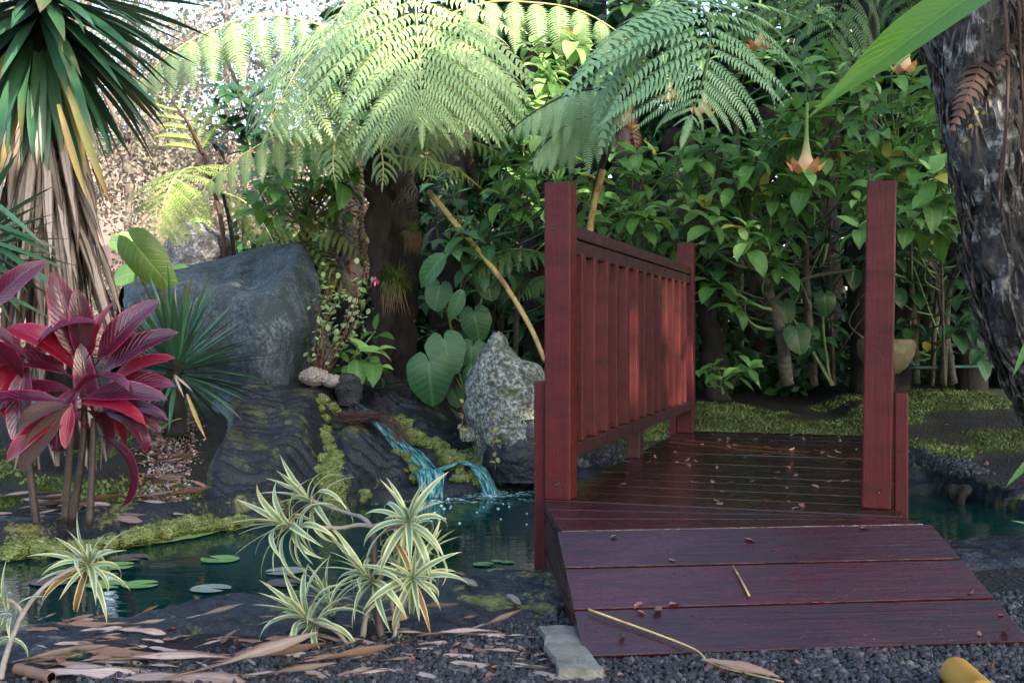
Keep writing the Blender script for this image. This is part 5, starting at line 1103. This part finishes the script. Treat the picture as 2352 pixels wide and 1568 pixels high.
# unseen trees added around the viewpoint for shade; crown gaps shaped for sun patches
GAPS = [(bl(.07, 2.0, .80), .10), (bl(.07, 2.25, .62), .12), (bl(.07, 2.45, .85), .08), (bl(.07, 1.15, .62), .05), (bl(.07, 1.2, .52), .035), (bl(.5, 1.9, DZ), .045), (bl(.6, 1.75, DZ), .03), (W(1480, 200, 7), .12), (W(700, 20, 8), .2)]
for (x, y, zc, rr) in ((2.4, -4.6, 6.8, 1.7), (4.4, -3.6, 6.6, 1.7), (6.2, -2.4, 6.6, 1.7), (7.8, -.8, 6.6, 1.7), (5.2, -.8, 6.2, 1.5), (6.8, 1.0, 6.0, 1.6), (8.0, 2.8, 6.0, 1.7), (3.6, -6.4, 7.8, 1.9), (9.6, .8, 8.0, 1.9), (6.6, 4.4, 4.2, 1.4), (.8, -6.4, 7.6, 1.8), (6.6, -5.0, 8.6, 1.9)):
    tree('unseen tree added around the viewpoint to shade the garden', (x, y, -.1), zc + .4, [(Vector((x + R.uniform(-rr, rr), y + R.uniform(-rr, rr), zc + R.uniform(-rr, rr) * .9)), (rr * .55, rr * .55, rr * .5)) for _ in range(14)], 4200, .34, 'canopy', .13, group='unseen trees added for shade around the viewpoint', gaps=GAPS)
# ---------------------------------------------------------------- lily pads, foam, bubbles
def pad_mesh(mat, notch=True):
    mb = MB(); na = 32; vs = [(0, 0, 0)]; 
    for r in (.5, .92, 1.0):
        for k in range(na + 1):
            a = .22 + (6.283 - .44) * k / na; q = r * (1 + .02 * math.sin(a * 5)); vs.append((q * math.cos(a), q * math.sin(a), .012 * math.sin(a * 3) * r + (.05 if r == 1 else 0)))
    fs = [(0, 1 + k, 2 + k) for k in range(na)]
    for r in (0, 1):
        for k in range(na): b0 = 1 + r * (na + 1) + k; fs.append((b0, b0 + na + 1, b0 + na + 2, b0 + 1))
    mb.add(vs, fs, [(.5 + v[0] * .5, .5 + v[1] * .5) for v in vs]); return mb.mesh('lily_pad', mat)
def pad_mat(n, a, b_): 
    m = NB(n); co = m.tc('Object'); m.set(Base_Color=m.mix(m.ramp(m.noise(co, 2.5, 5), .4, .6), a, b_), Roughness=.35); m.bump(m.noise(co, 8, 4), .3, .01); return m.m
PM = {'g': pad_mesh(pad_mat('lily_pad_green', (.09, .20, .05), (.15, .28, .09))), 's': pad_mesh(pad_mat('lily_pad_silver', (.13, .18, .13), (.24, .27, .24))), 'p': pad_mesh(pad_mat('lily_pad_purple', (.05, .03, .035), (.10, .09, .075)))}
PADS = [(505, 1286, 44, 'g', 'pale green lily pad alone in the middle of the pond'), (655, 1313, 47, 's', 'large silvery lily pad left of the striped plant'), (655, 1340, 42, 'p', 'purplish grey lily pad just below the large silvery one'),
        (484, 1353, 46, 's', 'grey speckled lily pad nearest the near bank'), (125, 1336, 56, 'p', 'purple lily pad behind the bending striped branch'), (245, 1344, 46, 'g', 'green lily pad under the left striped rosette'),
        (322, 1344, 42, 'g', 'folded glossy bright green lily pad touching its neighbour'), (260, 1302, 48, 'g', 'pale green pad half hidden by the left striped rosette'), (300, 1282, 40, 'p', 'dull reddish pad floating near the mossy far bank'),
        (1110, 1297, 24, 'g', 'small green pad left of the bridge post'), (1140, 1290, 14, 'g', 'tiny pad between two small pads near the bridge'), (1165, 1292, 16, 'g', 'small rounded pad closest to the bridge post'), (1140, 1312, 22, 'g', 'small pad at the near bank beside the bridge post')]
for (x, y, rpx, m, lab) in PADS:
    d = (EYE - WATER) * F / (y - 765); o = new_obj('lily_pad', PM[m], label=lab, category='lily pad'); r = rpx * d / F
    o.location = W(x, y, d) + Vector((0, 0, .004)); o.rotation_euler = (R.uniform(-.02, .02), R.uniform(-.02, .02), R.choice((-.3, .4, 2.6, 3.4))); o.scale = (r, r, r * .3 if m != 'g' else r * .5)
o = new_obj('fallen_red_leaf', shape('small', 1, 'small_litter'), label='red floating leaf at the near bank under the striped plant', category='leaf'); o.matrix_basis = basis(W(1040, 1322, (EYE - WATER) * F / 557) + Vector((0, 0, .006)), (1, .1, 0), (0, 0, 1), .07)
fm = NB('white_foam'); nn = fm.noise(fm.tc('Object'), 34, 5, .7); tr = _n(fm.nt, 'ShaderNodeBsdfTransparent'); mx = _n(fm.nt, 'ShaderNodeMixShader')
fm.set(Base_Color=(.55, .80, .82), Roughness=.4); fm.L(fm.math('MULTIPLY', fm.ramp(nn, .52, .60), fm.ramp(fm.noise(fm.tc('Object', (1, 3, 1), False), 3, 3), .42, .6)), mx.inputs[0]); fm.L(tr.outputs[0], mx.inputs[1]); fm.L(fm.p.outputs[0], mx.inputs[2]); fm.L(mx.outputs[0], fm.out.inputs[0])
mb = MB(); mb.add(*grid_mesh([[(x, y, WATER + .004) for x in frange(-.75, .5, .1)] for y in frange(5.75, 6.35, .1)])); new_obj('foam', mb.mesh('foam', fm.m), kind='stuff', label='white foam spreading on the pond under the waterfalls', category='foam')
bm = bmesh.new(); bmesh.ops.create_icosphere(bm, subdivisions=2, radius=1); bme = bpy.data.meshes.new('bubble'); bm.to_mesh(bme); bm.free()
bb = NB('bubble_film'); bb.set(Base_Color=(.45, .55, .58), Roughness=.08); bme.materials.append(bb.m)
for p in bme.polygons: p.use_smooth = True
for k in range(24):
    x, y = R.uniform(920, 1220), R.uniform(1128, 1172) if k > 9 else R.uniform(1168, 1215); d = (EYE - WATER) * F / (y - 765); o = new_obj('bubble', bme, label='small white bubble floating below the waterfalls', category='bubble', group='bubbles on the pond'); o.location = W(x, y, d); o.scale = [R.uniform(.004, .009)] * 3

# ---------------------------------------------------------------- moss
mm = NB('cushion_moss'); co = mm.tc('Object'); n1 = mm.noise(co, 16, 5, .6); n2 = mm.noise(co, 120, 4, .7); v1 = mm.voro(co, 85)
mc = mm.mix(mm.ramp(n1, .38, .62), (.14, .19, .05), (.34, .42, .17)); mc = mm.mix(mm.ramp(v1, .05, .7), mc, mm.mix(.5, mc, (.10, .10, .03)))
mm.set(Base_Color=mc, Roughness=.95); mm.p.inputs['Specular IOR Level'].default_value = .1; mm.bump(mm.math('SUBTRACT', mm.math('MULTIPLY', n2, .5), v1), 1, .02)
bm = bmesh.new(); bmesh.ops.create_icosphere(bm, subdivisions=4, radius=1); IV = [v.co.copy() for v in bm.verts]; IF = [tuple(v.index for v in f.verts) for f in bm.faces]; bm.free()
def moss(name, label, spots):
    mb = MB()
    for (p, r, fl) in spots:
        p = Vector(p); sd_ = R.uniform(0, 50); vs = []
        for v in IV:
            q = Vector((v.x, v.y, v.z * fl)) * r; k = p + q
            vs.append(k + v * (r * (.30 * noise.noise(v * 1.6 + Vector((sd_, 0, 0))) + .22 * abs(noise.noise(v * 4.5 + Vector((sd_, 0, 0)))) + .12 * noise.noise(v * 11 + Vector((sd_, 0, 0))))))
            if len(vs) % 2:
                c_ = vs[-1]; h_ = r * R.uniform(.06, .16); e_ = v.cross(rdir()).normalized() * h_ * .6; mb.add([c_ - e_, c_ + e_, c_ + (v + rdir() * .5) * h_], [(0, 1, 2)], None, False)
        mb.add(vs, IF)
    return new_obj(name, mb.mesh(name, mm.m), kind='stuff', label=label, category='moss')
def mspot(x, y, r, d=None, dz=0, fl=.7):
    """moss where the sight line meets the lava"""
    if d is None:
        d = 5.0
        while d < 8.5:
            p = W(x, y, d)
            if p.z <= max(base_h(p.x, p.y), lava_slope_h(p.x, p.y) if -1.5 < p.x < .7 else -9): break
            d += .02
    return (W(x, y, d) + Vector((0, 0, dz)), r * d / F, fl)
moss('moss', 'yellow-green moss cushions lining the right side of the stream', [mspot(*a) for a in ((905, 968, 15), (922, 960, 12), (935, 975, 20), (930, 990, 18), (950, 1000, 20), (960, 1010, 22), (975, 1020, 20), (1000, 1015, 15), (1012, 1028, 20), (1020, 1045, 18), (1035, 1045, 18),
     (1050, 1060, 24), (1078, 1050, 25), (1095, 1060, 25), (1110, 1080, 24), (1120, 1098, 22), (1138, 1090, 20), (1150, 1100, 18), (1085, 1095, 20), (1100, 1110, 16), (1178, 1108, 10), (1205, 1108, 12))])
moss('moss', 'bright moss cushions between the two small waterfalls', [mspot(*a) for a in ((1030, 1058, 17), (1045, 1072, 18), (1058, 1085, 13), (1060, 1102, 16), (1048, 1100, 14), (1020, 1062, 12))])
moss('moss', 'moss cushions left of the nearer waterfall', [mspot(*a) for a in ((908, 1042, 13), (925, 1050, 16), (938, 1060, 10), (945, 1080, 18), (958, 1095, 18), (948, 1100, 12), (930, 1082, 8), (838, 1135, 15), (832, 1148, 11))])
moss('moss', 'line of pale moss climbing between the two lava lobes', [mspot(*a) for a in ((744, 1000, 14), (750, 1015, 18), (757, 1035, 22), (765, 1050, 22), (745, 1060, 22), (762, 1072, 26), (740, 1082, 24), (760, 1098, 28), (750, 1115, 26), (768, 1125, 28), (765, 1145, 26), (770, 1165, 18))])
moss('moss', 'moss clumps over the small stones near the stream head', [mspot(*a) for a in ((730, 925, 14), (742, 918, 15), (760, 935, 16), (770, 945, 14), (735, 940, 12), (745, 962, 14), (748, 985, 13), (738, 990, 10), (780, 950, 9))])
def rimspot(x, y, r, fl=.55): d = (EYE - WATER - .03) * F / (y - 765); return (W(x, y, d), r * d / F, fl)
moss('moss', 'long bank of moss cushions along the far edge of the pond at the left', [rimspot(*a) for a in ((30, 1268, 30), (60, 1258, 42), (95, 1260, 38), (140, 1262, 25), (175, 1258, 28), (290, 1240, 28), (325, 1232, 34), (360, 1225, 36), (395, 1216, 34), (430, 1210, 40), (460, 1207, 34), (495, 1206, 22), (520, 1203, 22), (555, 1197, 24), (210, 1252, 22), (250, 1246, 24))])
cm = NB('duckweed_edge'); cm.set(Base_Color=(.16, .25, .08), Roughness=.8); cm.bump(cm.noise(cm.tc('Object'), 120, 3), 1, .01)
mb = MB(); pr = []
for x, y, wd in ((0, 1281, 12), (60, 1279, 14), (150, 1276, 10), (260, 1262, 10), (330, 1252, 14), (400, 1243, 14), (470, 1230, 12), (500, 1222, 10), (545, 1213, 8), (580, 1203, 4)):
    d = (EYE - WATER - .004) * F / (y - 765); d2 = (EYE - WATER - .004) * F / (y - wd - 8 - 765); pr.append([W(x, y, d), W(x, y - wd - 8, d2)])
P = []
for i in range(61):
    t = i / 60; a = crom([q[0] for q in pr], t); b_ = crom([q[1] for q in pr], t); a = a + Vector((0, .03 * noise.noise(a * 14), 0)); a.z = b_.z = WATER + .006; P.append([a, (a + b_) / 2 + Vector((0, 0, .006)), b_ + Vector((0, .05, .0))])
mb.add(*grid_mesh(P)); new_obj('floating_moss', mb.mesh('floating_moss', cm.m), kind='stuff', label='pale green floating fringe along the foot of the left moss bank', category='moss')
# carpet of short moss tufts on the right mound
carpet = NB('short_moss'); carpet.set(Base_Color=carpet.mix(carpet.ramp(carpet.noise(carpet.tc('Object'), 3.5, 5, .65), .38, .62), (.055, .07, .016), (.14, .19, .07)), Roughness=.95); carpet.p.inputs['Specular IOR Level'].default_value = .1
mb = MB(); vs = []; fs = []
for k in range(26000):
    x, y = R.uniform(.6, 3.4), R.uniform(6.2, 8.9); z = base_h(x, y); t = gtint(x, y, z)
    if t[1] < .062 or y - interp(FAR, x) < .05: continue
    h = R.uniform(.006, .018); a = R.uniform(0, 3.14); w_ = h * .7; c, s = math.cos(a) * w_, math.sin(a) * w_; b_ = len(vs)
    vs += [(x - c, y - s, z - .004), (x + c, y + s, z - .004), (x + R.uniform(-h, h), y + R.uniform(-h, h), z + h)]; fs.append((b_, b_ + 1, b_ + 2))
mb.add(vs, fs, None, False); new_obj('moss_carpet', mb.mesh('moss_carpet', carpet.m), kind='stuff', label='carpet of short moss on the mound beyond the bridge', category='moss')
mb = MB(); vs = []; fs = []
for k in range(9000):
    x, y = R.uniform(-2.6, -1.2), R.uniform(4.6, 6.4); z = base_h(x, y); t = gtint(x, y, z)
    if t[1] < .042: continue
    h = R.uniform(.006, .02); a = R.uniform(0, 3.14); w_ = h * .7; c, s = math.cos(a) * w_, math.sin(a) * w_; b_ = len(vs)
    vs += [(x - c, y - s, z - .004), (x + c, y + s, z - .004), (x + R.uniform(-h, h), y + R.uniform(-h, h), z + h)]; fs.append((b_, b_ + 1, b_ + 2))
mb.add(vs, fs, None, False); new_obj('moss_carpet', mb.mesh('moss_carpet', carpet.m), kind='stuff', label='short dark green moss on the left bank under the red plants', category='moss')

# ---------------------------------------------------------------- cinder gravel (too many stones to count)
gm = NB('black_cinder_stone'); isl = _n(gm.nt, 'ShaderNodeNewGeometry').outputs['Random Per Island']
gm.set(Base_Color=gm.mix(gm.ramp(isl, .75, 1.0), gm.mix(isl, (.006, .007, .010), (.032, .034, .042)), (.085, .085, .09)), Roughness=.55); gm.bump(gm.noise(gm.tc('Object'), 260, 3), 1, .004)
bm = bmesh.new(); bmesh.ops.create_icosphere(bm, subdivisions=1, radius=1); SV = np.array([v.co[:] for v in bm.verts]); SF = np.array([[v.index for v in f.verts] for f in bm.faces]); bm.free()
rng = np.random.RandomState(5)
def gravel(name, label, pts, smin, smax, mat, cat='gravel'):
    n = len(pts); P = np.array(pts); s = rng.uniform(0, 1, n) ** 2 * (smax - smin) + smin; V = SV[None] * (1 + rng.uniform(-.42, .42, (n, len(SV), 1))); V = V * (s[:, None, None] * rng.uniform(.7, 1.25, (n, 1, 3)))
    V = V + P[:, None, :]; nv = len(SV); Fc = (SF[None] + (np.arange(n) * nv)[:, None, None]).reshape(-1, 3); me = bpy.data.meshes.new(name); Vf = V.reshape(-1, 3)
    me.vertices.add(len(Vf)); me.vertices.foreach_set('co', Vf.ravel()); me.loops.add(Fc.size); me.loops.foreach_set('vertex_index', Fc.ravel()); me.polygons.add(len(Fc)); me.polygons.foreach_set('loop_start', np.arange(0, Fc.size, 3)); me.polygons.foreach_set('loop_total', np.full(len(Fc), 3)); me.update(calc_edges=True); me.materials.append(mat)
    return new_obj(name, me, kind='stuff', label=label, category=cat)
pts = []
while len(pts) < 30000:
    y = R.uniform(2.25, 3.35); x = R.uniform(-.52, .62) * y
    t = interp(NEAR, x) - y; edge = (.60 if x < .1 else .42) + .12 * noise.noise(Vector((x * 2.3, 4, 0)))
    if t < edge - .05 + R.uniform(0, .12): continue
    if t > edge + 1 and R.random() < .3: continue
    if .2 < x < 1.2 and y > 2.80: continue
    pts.append((x, y, base_h(x, y) + R.uniform(-.002, .006)))
gravel('gravel', 'loose black cinder gravel across the foreground', pts, .003, .0105, gm.m)
pts = []
while len(pts) < 5000:
    x, y = R.uniform(.9, 2.6), R.uniform(6.1, 6.95)
    if gtint(x, y, 0)[1] > .06 or y - interp(FAR, x) < .12: continue
    pts.append((x, y, base_h(x, y)))
for k in range(2500): pts.append((lambda x, y: (x, y, base_h(x, y)))(R.uniform(-.2, .7), R.uniform(6.7, 8.2)))
gravel('gravel', 'dark cinder gravel around the far end of the bridge', pts, .006, .016, gm.m)
# white and purple chips in the litter strip beside the lava
pts = []
while len(pts) < 1500:
    t = R.random(); y = 4.95 + 1.5 * t; x = -1.60 - .25 * (y - 5.2) + R.gauss(0, .07)
    if base_h(x, y) > WATER + .02: pts.append((x, y, base_h(x, y) + .004))
chip = NB('pale_chip'); i2 = _n(chip.nt, 'ShaderNodeNewGeometry').outputs['Random Per Island']; chip.set(Base_Color=chip.mix(chip.ramp(i2, .35, .8), (.03, .024, .028), (.26, .23, .23)), Roughness=.7)
gravel('gravel', 'pale and dark chips strewn between the mossy bank and the lava slope', pts, .004, .011, chip.m)

# ---------------------------------------------------------------- fallen leaves
def surf(x, y):
    z = base_h(x, y); 
    if -1.55 < x < .75 and 5.05 < y < 7.75: z = max(z, lava_slope_h(x, y))
    if -2.2 < x < 2.9 and 2.4 < y < 4.4: z = max(z, bank_h(x, y))
    return z
def lay(name, kind, i, mat, x, y, z, s, ang, label, group, cat='leaf', tilt=.18, flip=False, wy=1):
    o = new_obj(name, shape(kind, i, mat), label=label, category=cat)
    if group: o['group'] = group
    up = Vector((R.uniform(-tilt, tilt), R.uniform(-tilt, tilt), -1 if flip else 1)); o.matrix_basis = basis((x, y, z), (math.cos(ang), math.sin(ang), R.uniform(-tilt, tilt) * .6), up, s, s * wy); return o
gl = 'dry strap leaves littering the foreground'
def gpt(x, y, z=0.0): d = (EYE - z) * F / (y - 765); return W(x, y, d)
BIG = [(380, 1520, 330, .05, 'long pale bundle of dry leaf lying across the left gravel'), (330, 1500, 300, -.1, None), (200, 1545, 260, .1, None), (560, 1545, 360, .35, 'long brown dry leaf running under the striped plant'), (600, 1520, 300, .15, None), (480, 1440, 160, .5, None),
       (310, 1490, 110, -1.0, None), (220, 1455, 120, .3, None), (160, 1500, 180, .0, None), (430, 1560, 300, -.05, None), (700, 1490, 80, 1.2, 'upright curled brown leaf left of the striped plant stem'), (650, 1550, 250, .3, None), (780, 1520, 260, .2, None),
       (1130, 1440, 190, .7, 'broad curved brown leaf arching right of the striped plant'), (1180, 1400, 90, -1.2, 'tattered grey leaf against the bank near the ramp'), (1075, 1370, 85, -1.0, 'single orange-brown leaf lying on the green bank moss'), (980, 1425, 170, -.45, 'long pale leaf lying from the striped plant towards the ramp'),
       (1050, 1465, 190, .0, None), (1140, 1455, 180, .15, None), (1050, 1480, 60, 1.2, None), (1090, 1490, 70, -.4, None), (1150, 1500, 90, -.2, None), (1210, 1535, 120, -.5, None), (880, 1540, 220, .45, None), (930, 1455, 120, .0, None), (820, 1550, 120, .9, None), (1215, 1345, 60, .25, 'small pale leaf resting beside the bridge corner'),
       (90, 1530, 200, .1, None), (260, 1535, 240, -.15, None), (500, 1500, 220, .02, None), (740, 1500, 200, .1, None), (640, 1440, 150, -.5, None)]
for k, (x, y, l, a, lab) in enumerate(BIG):
    for rep in range(1):
        p = gpt(x + rep * R.uniform(-90, 90), min(1562, y + rep * R.uniform(-25, 25)), .01); p.z = surf(p.x, p.y) + .010 + .008 * R.random(); L = l * p.y / F; aa = a + rep * R.uniform(-.3, .3)
        q = p - Vector((math.cos(aa), math.sin(aa), 0)) * L / 2
        lay('dry_leaf', 'litter', R.randrange(3), 'litter' if R.random() < .68 else 'litter_brown', q.x, q.y, p.z, L, aa, (lab if lab and not rep else 'long dry curled leaf lying on the black gravel among others'), None if lab and not rep else gl, 'dry leaf', wy=min(.9, .018 / (L * .16)))
for k in range(150):
    x, y = R.uniform(0, 1330), R.uniform(1450, 1566); p = gpt(x, y); p.z = surf(p.x, p.y) + .010; L = R.uniform(.04, .12)
    if .12 < p.x < 1.3 and p.y > 2.6: continue
    lay('dry_leaf', 'litter', R.randrange(3), R.choice(('litter', 'litter', 'litter_brown')), p.x, p.y, p.z, L, R.gauss(.1, .5), 'long dry curled leaf lying on the black gravel among others', gl, 'dry leaf', wy=R.uniform(.45, .9))
for (x0, x1, y0, y1, n, lab, g) in ((0, 420, 1150, 1205, 34, 'dry brown leaf heaped at the foot of the red plants', 'dry leaves at the foot of the red plants'), (330, 440, 1020, 1110, 9, 'pale dry leaf on the chip strip beside the mossy bank', 'dry leaves on the chip strip')):
    for k in range(n):
        x, y = R.uniform(x0, x1), R.uniform(y0, y1); d = 4.4
        while d < 7 and W(x, y, d).z > base_h(*W(x, y, d)[:2]): d += .02
        p = W(x, y, d); L = R.uniform(.10, .34); lay('dry_leaf', 'litter', R.randrange(3), R.choice(('litter', 'litter_brown', 'litter')), p.x - L / 2, p.y, base_h(p.x, p.y) + .015, L, R.gauss(.15, .4), lab, g, 'dry leaf', wy=.7)
# small round leaves
def smalls(n, pick, lab, g, s0=.022, s1=.045):
    for k in range(n):
        q = pick()
        if q is None: continue
        lay('fallen_leaf', 'small', R.randrange(3), 'small_litter', q[0], q[1], q[2], R.uniform(s0, s1), R.uniform(0, 6.28), lab, g, 'fallen leaf', .25, R.random() < .4)
def on_deck():
    u, e = R.uniform(.1, UW - .05), R.uniform(.02, 2.75) ** 1; p = bl(u, e, DZ + .006); return p
def on_ramp():
    a, b_ = R.random(), R.random(); p = lerp(lerp(T0, T1, a), lerp(B0, B1, a), b_); return p + Vector((0, 0, .006))
def on_gravel():
    x, y = R.uniform(0, 2352), R.uniform(1460, 1566); p = gpt(x, y)
    if .12 < p.x < 1.3 and p.y > 2.64: return None
    return (p.x, p.y, surf(p.x, p.y) + .010)
smalls(90, on_deck, 'small curled brown leaf scattered on the wet deck boards', 'small leaves on the bridge deck', .02, .038)
smalls(13, on_ramp, 'small brown leaf lying on the ramp boards', 'small leaves on the ramp', .02, .035)
smalls(80, on_gravel, 'small pinkish brown leaf on the foreground gravel', 'small leaves on the foreground gravel')
mb = MB(); lf = SHAPES['small'][1]()
for k in range(420):
    y = R.uniform(4.9, 6.4); x = -1.62 - .25 * (y - 5.2) + R.uniform(-.14, .14); M = basis((x, y, base_h(x, y) + .008), (R.uniform(-1, 1), R.uniform(-1, 1), .1), (R.uniform(-.3, .3), R.uniform(-.3, .3), 1), R.uniform(.02, .04)); mb.add([M @ Vector(v) for v in lf.v], lf.f)
new_obj('fallen_leaves', mb.mesh('fallen_leaves', LM['small_litter']), kind='stuff', label='small purplish leaves matted in the strip beside the lava slope', category='fallen leaves')
smalls(60, lambda: (lambda x, y: (x, y, base_h(x, y) + .012))(R.uniform(1.2, 3.3), R.uniform(6.3, 8.2)), 'small brown leaf on the mossy mound beyond the bridge', 'small leaves on the moss mound', .025, .055)
smalls(30, lambda: (lambda x, y: (x, y, surf(x, y) + .006))(R.uniform(-1.2, .3), R.uniform(5.9, 7.2)), 'small pinkish leaf on the lava slope', 'small leaves on the lava slope', .025, .04)
smalls(14, lambda: (lambda x, y: (x, y, surf(x, y) + .008))(R.uniform(-.6, .25), R.uniform(3.2, 3.7)), 'small pale leaf on the near lava bank', 'small leaves on the near lava bank')
# long dry stalk over the ramp, short twig, bamboo
stk = thing('dry_stalk', 'long thin dry stalk lying from the ramp down onto the gravel', 'stalk', gpt(1500, 1480, .05))
stem_part(stk, 'stem', [lerp(lerp(T0, T1, .02), lerp(B0, B1, .02), .70) + Vector((0, 0, .012)), lerp(lerp(T0, T1, .22), lerp(B0, B1, .22), .99) + Vector((0, 0, .014)), gpt(1640, 1535, .01) + Vector((0, 0, .01)), gpt(1800, 1565, .01)], .0030, .002, BM['stalk'], nseg=24, nr=7)
p, q = gpt(1610, 1525, .02), gpt(1790, 1556, .02); put('sheath', 'litter', 0, 'litter_brown', stk, p + Vector((0, 0, .01)), q - p, (0, -.4, 1), (q - p).length)
tw = thing('dry_twig', 'short pale knobbed twig lying on the middle ramp board', 'twig', T0); f0 = lerp(lerp(T0, T1, .41), lerp(B0, B1, .41), .37); f1 = lerp(lerp(T0, T1, .41), lerp(B0, B1, .41), .62)
stem_part(tw, 'stem', [f0 + Vector((0, 0, .008)), (f0 + f1) / 2 + Vector((.003, 0, .008)), f1 + Vector((.004, 0, .008))], 0.0018, .0032, BM['stalk'], nseg=10, nr=6)
bbm = NB('yellow_bamboo'); bn = bbm.noise(bbm.tc('Object', (2, 30, 30), False), 2, 4); sxx = _n(bbm.nt, 'ShaderNodeSeparateXYZ'); bbm.L(bbm.tc('Object'), sxx.inputs[0]); bbm.set(Base_Color=bbm.mix(bbm.ramp(sxx.outputs[1], .012, .03), bbm.mix(bn, (.34, .16, .02), (.42, .24, .05)), (.28, .30, .04)), Roughness=.4)
def bamboo(label, p, q, r, m):
    root = thing('bamboo_piece', label, 'bamboo', p); mb = MB(); L = (q - p).length; P = []
    for i, (t, k) in enumerate(((.0, .80), (.0, .90), (.006, .98), (.02, 1), (.3, 1), (.6, .985), (.62, 1.06), (.64, .985), (1, 1))):
        P.append([(t * L, r * k * math.cos(a), r * k * math.sin(a)) for a in [2 * math.pi * j / 28 for j in range(28)]])
    v, f, uv = grid_mesh(P, True); mb.add(v, f + [tuple(range(28))], uv); new_obj('culm', mb.mesh('culm', m), root, basis(p, q - p, (0, -.2, 1)), root.location)
bamboo('short thick yellow bamboo piece lying in the gravel at the lower right', gpt(2195, 1542, .035) , gpt(2300, 1640, .035), .034, bbm.m)
bamboo('small cut brown bamboo end in the gravel at the lower left', gpt(118, 1555, .015), gpt(40, 1535, .012), .013, LM['litter_brown'])
# pot and pipe behind the right post
def lathe(name, prof, m, root, n=32):
    mb = MB(); P = [[(r * math.cos(2 * math.pi * j / n), r * math.sin(2 * math.pi * j / n), z) for j in range(n)] for r, z in prof]; v, f, uv = grid_mesh(P, True); mb.add(v, f, uv); return new_obj(name, mb.mesh(name, m), root)
pc = W(2035, 858, 7.7); pot = thing('pot', 'round brownish clay pot standing behind the right bridge post', 'pot', pc)
lathe('bowl', [(.0, 0), (.08, .0), (.14, .05), (.185, .13), (.195, .2), (.18, .235), (.17, .235), (.165, .18), (.0, .12)], RM['pot'], pot)
pm = NB('turquoise_pipe'); pm.set(Base_Color=(.025, .08, .075), Roughness=.5)
pp = thing('water_pipe', 'thin turquoise pipe running low behind the pot to the right', 'pipe', W(2230, 843, 8.2)); stem_part(pp, 'pipe', [W(2090, 845, 8.2), W(2230, 842, 8.2), W(2420, 843, 8.1)], .012, .012, pm.m)
# dead fern litter tangle on the stream island
tg = thing('root_tangle', 'brown fibrous root tangle draped over the rock left of the stream', 'roots', mspot(830, 975, 1)[0]); mb = MB()
for k in range(220):
    a = R.uniform(0, 6.28); r = R.uniform(.02, .12); c = Vector((R.uniform(-.05, .05), R.uniform(-.05, .05), 0)); mb_p = [c + Vector((r * math.cos(a + j * .9), r * .7 * math.sin(a + j * .9), .05 + R.uniform(-.03, .03) - .3 * r * (j == 3))) for j in range(4)]; tube(mb, mb_p, .0018, .001, 7, 3, cap=False)
for k in range(60):
    a = Vector((R.uniform(0, .08), -.03, .03)); mb_p = [a, a + Vector((.12, -.10, .0 + R.uniform(-.02, .03))), a + Vector((.22 + R.uniform(-.03, .03), -.25, -.10))]; tube(mb, mb_p, .0018, .001, 6, 3, cap=False)
new_obj('fibres', mb.mesh('fibres', BM['brown']), tg, None, kind='stuff')
stem_part(thing('edge_roots', 'clump of dark roots hanging over the black lava edge at the right', 'roots', W(2200, 1150, 5.9)), 'root', [W(2200, 1120, 5.85), W(2200, 1150, 5.8), W(2205, 1185, 5.8)], .05, .02, BM['fern'], nseg=20, nr=14, rough=.05, freq=18)
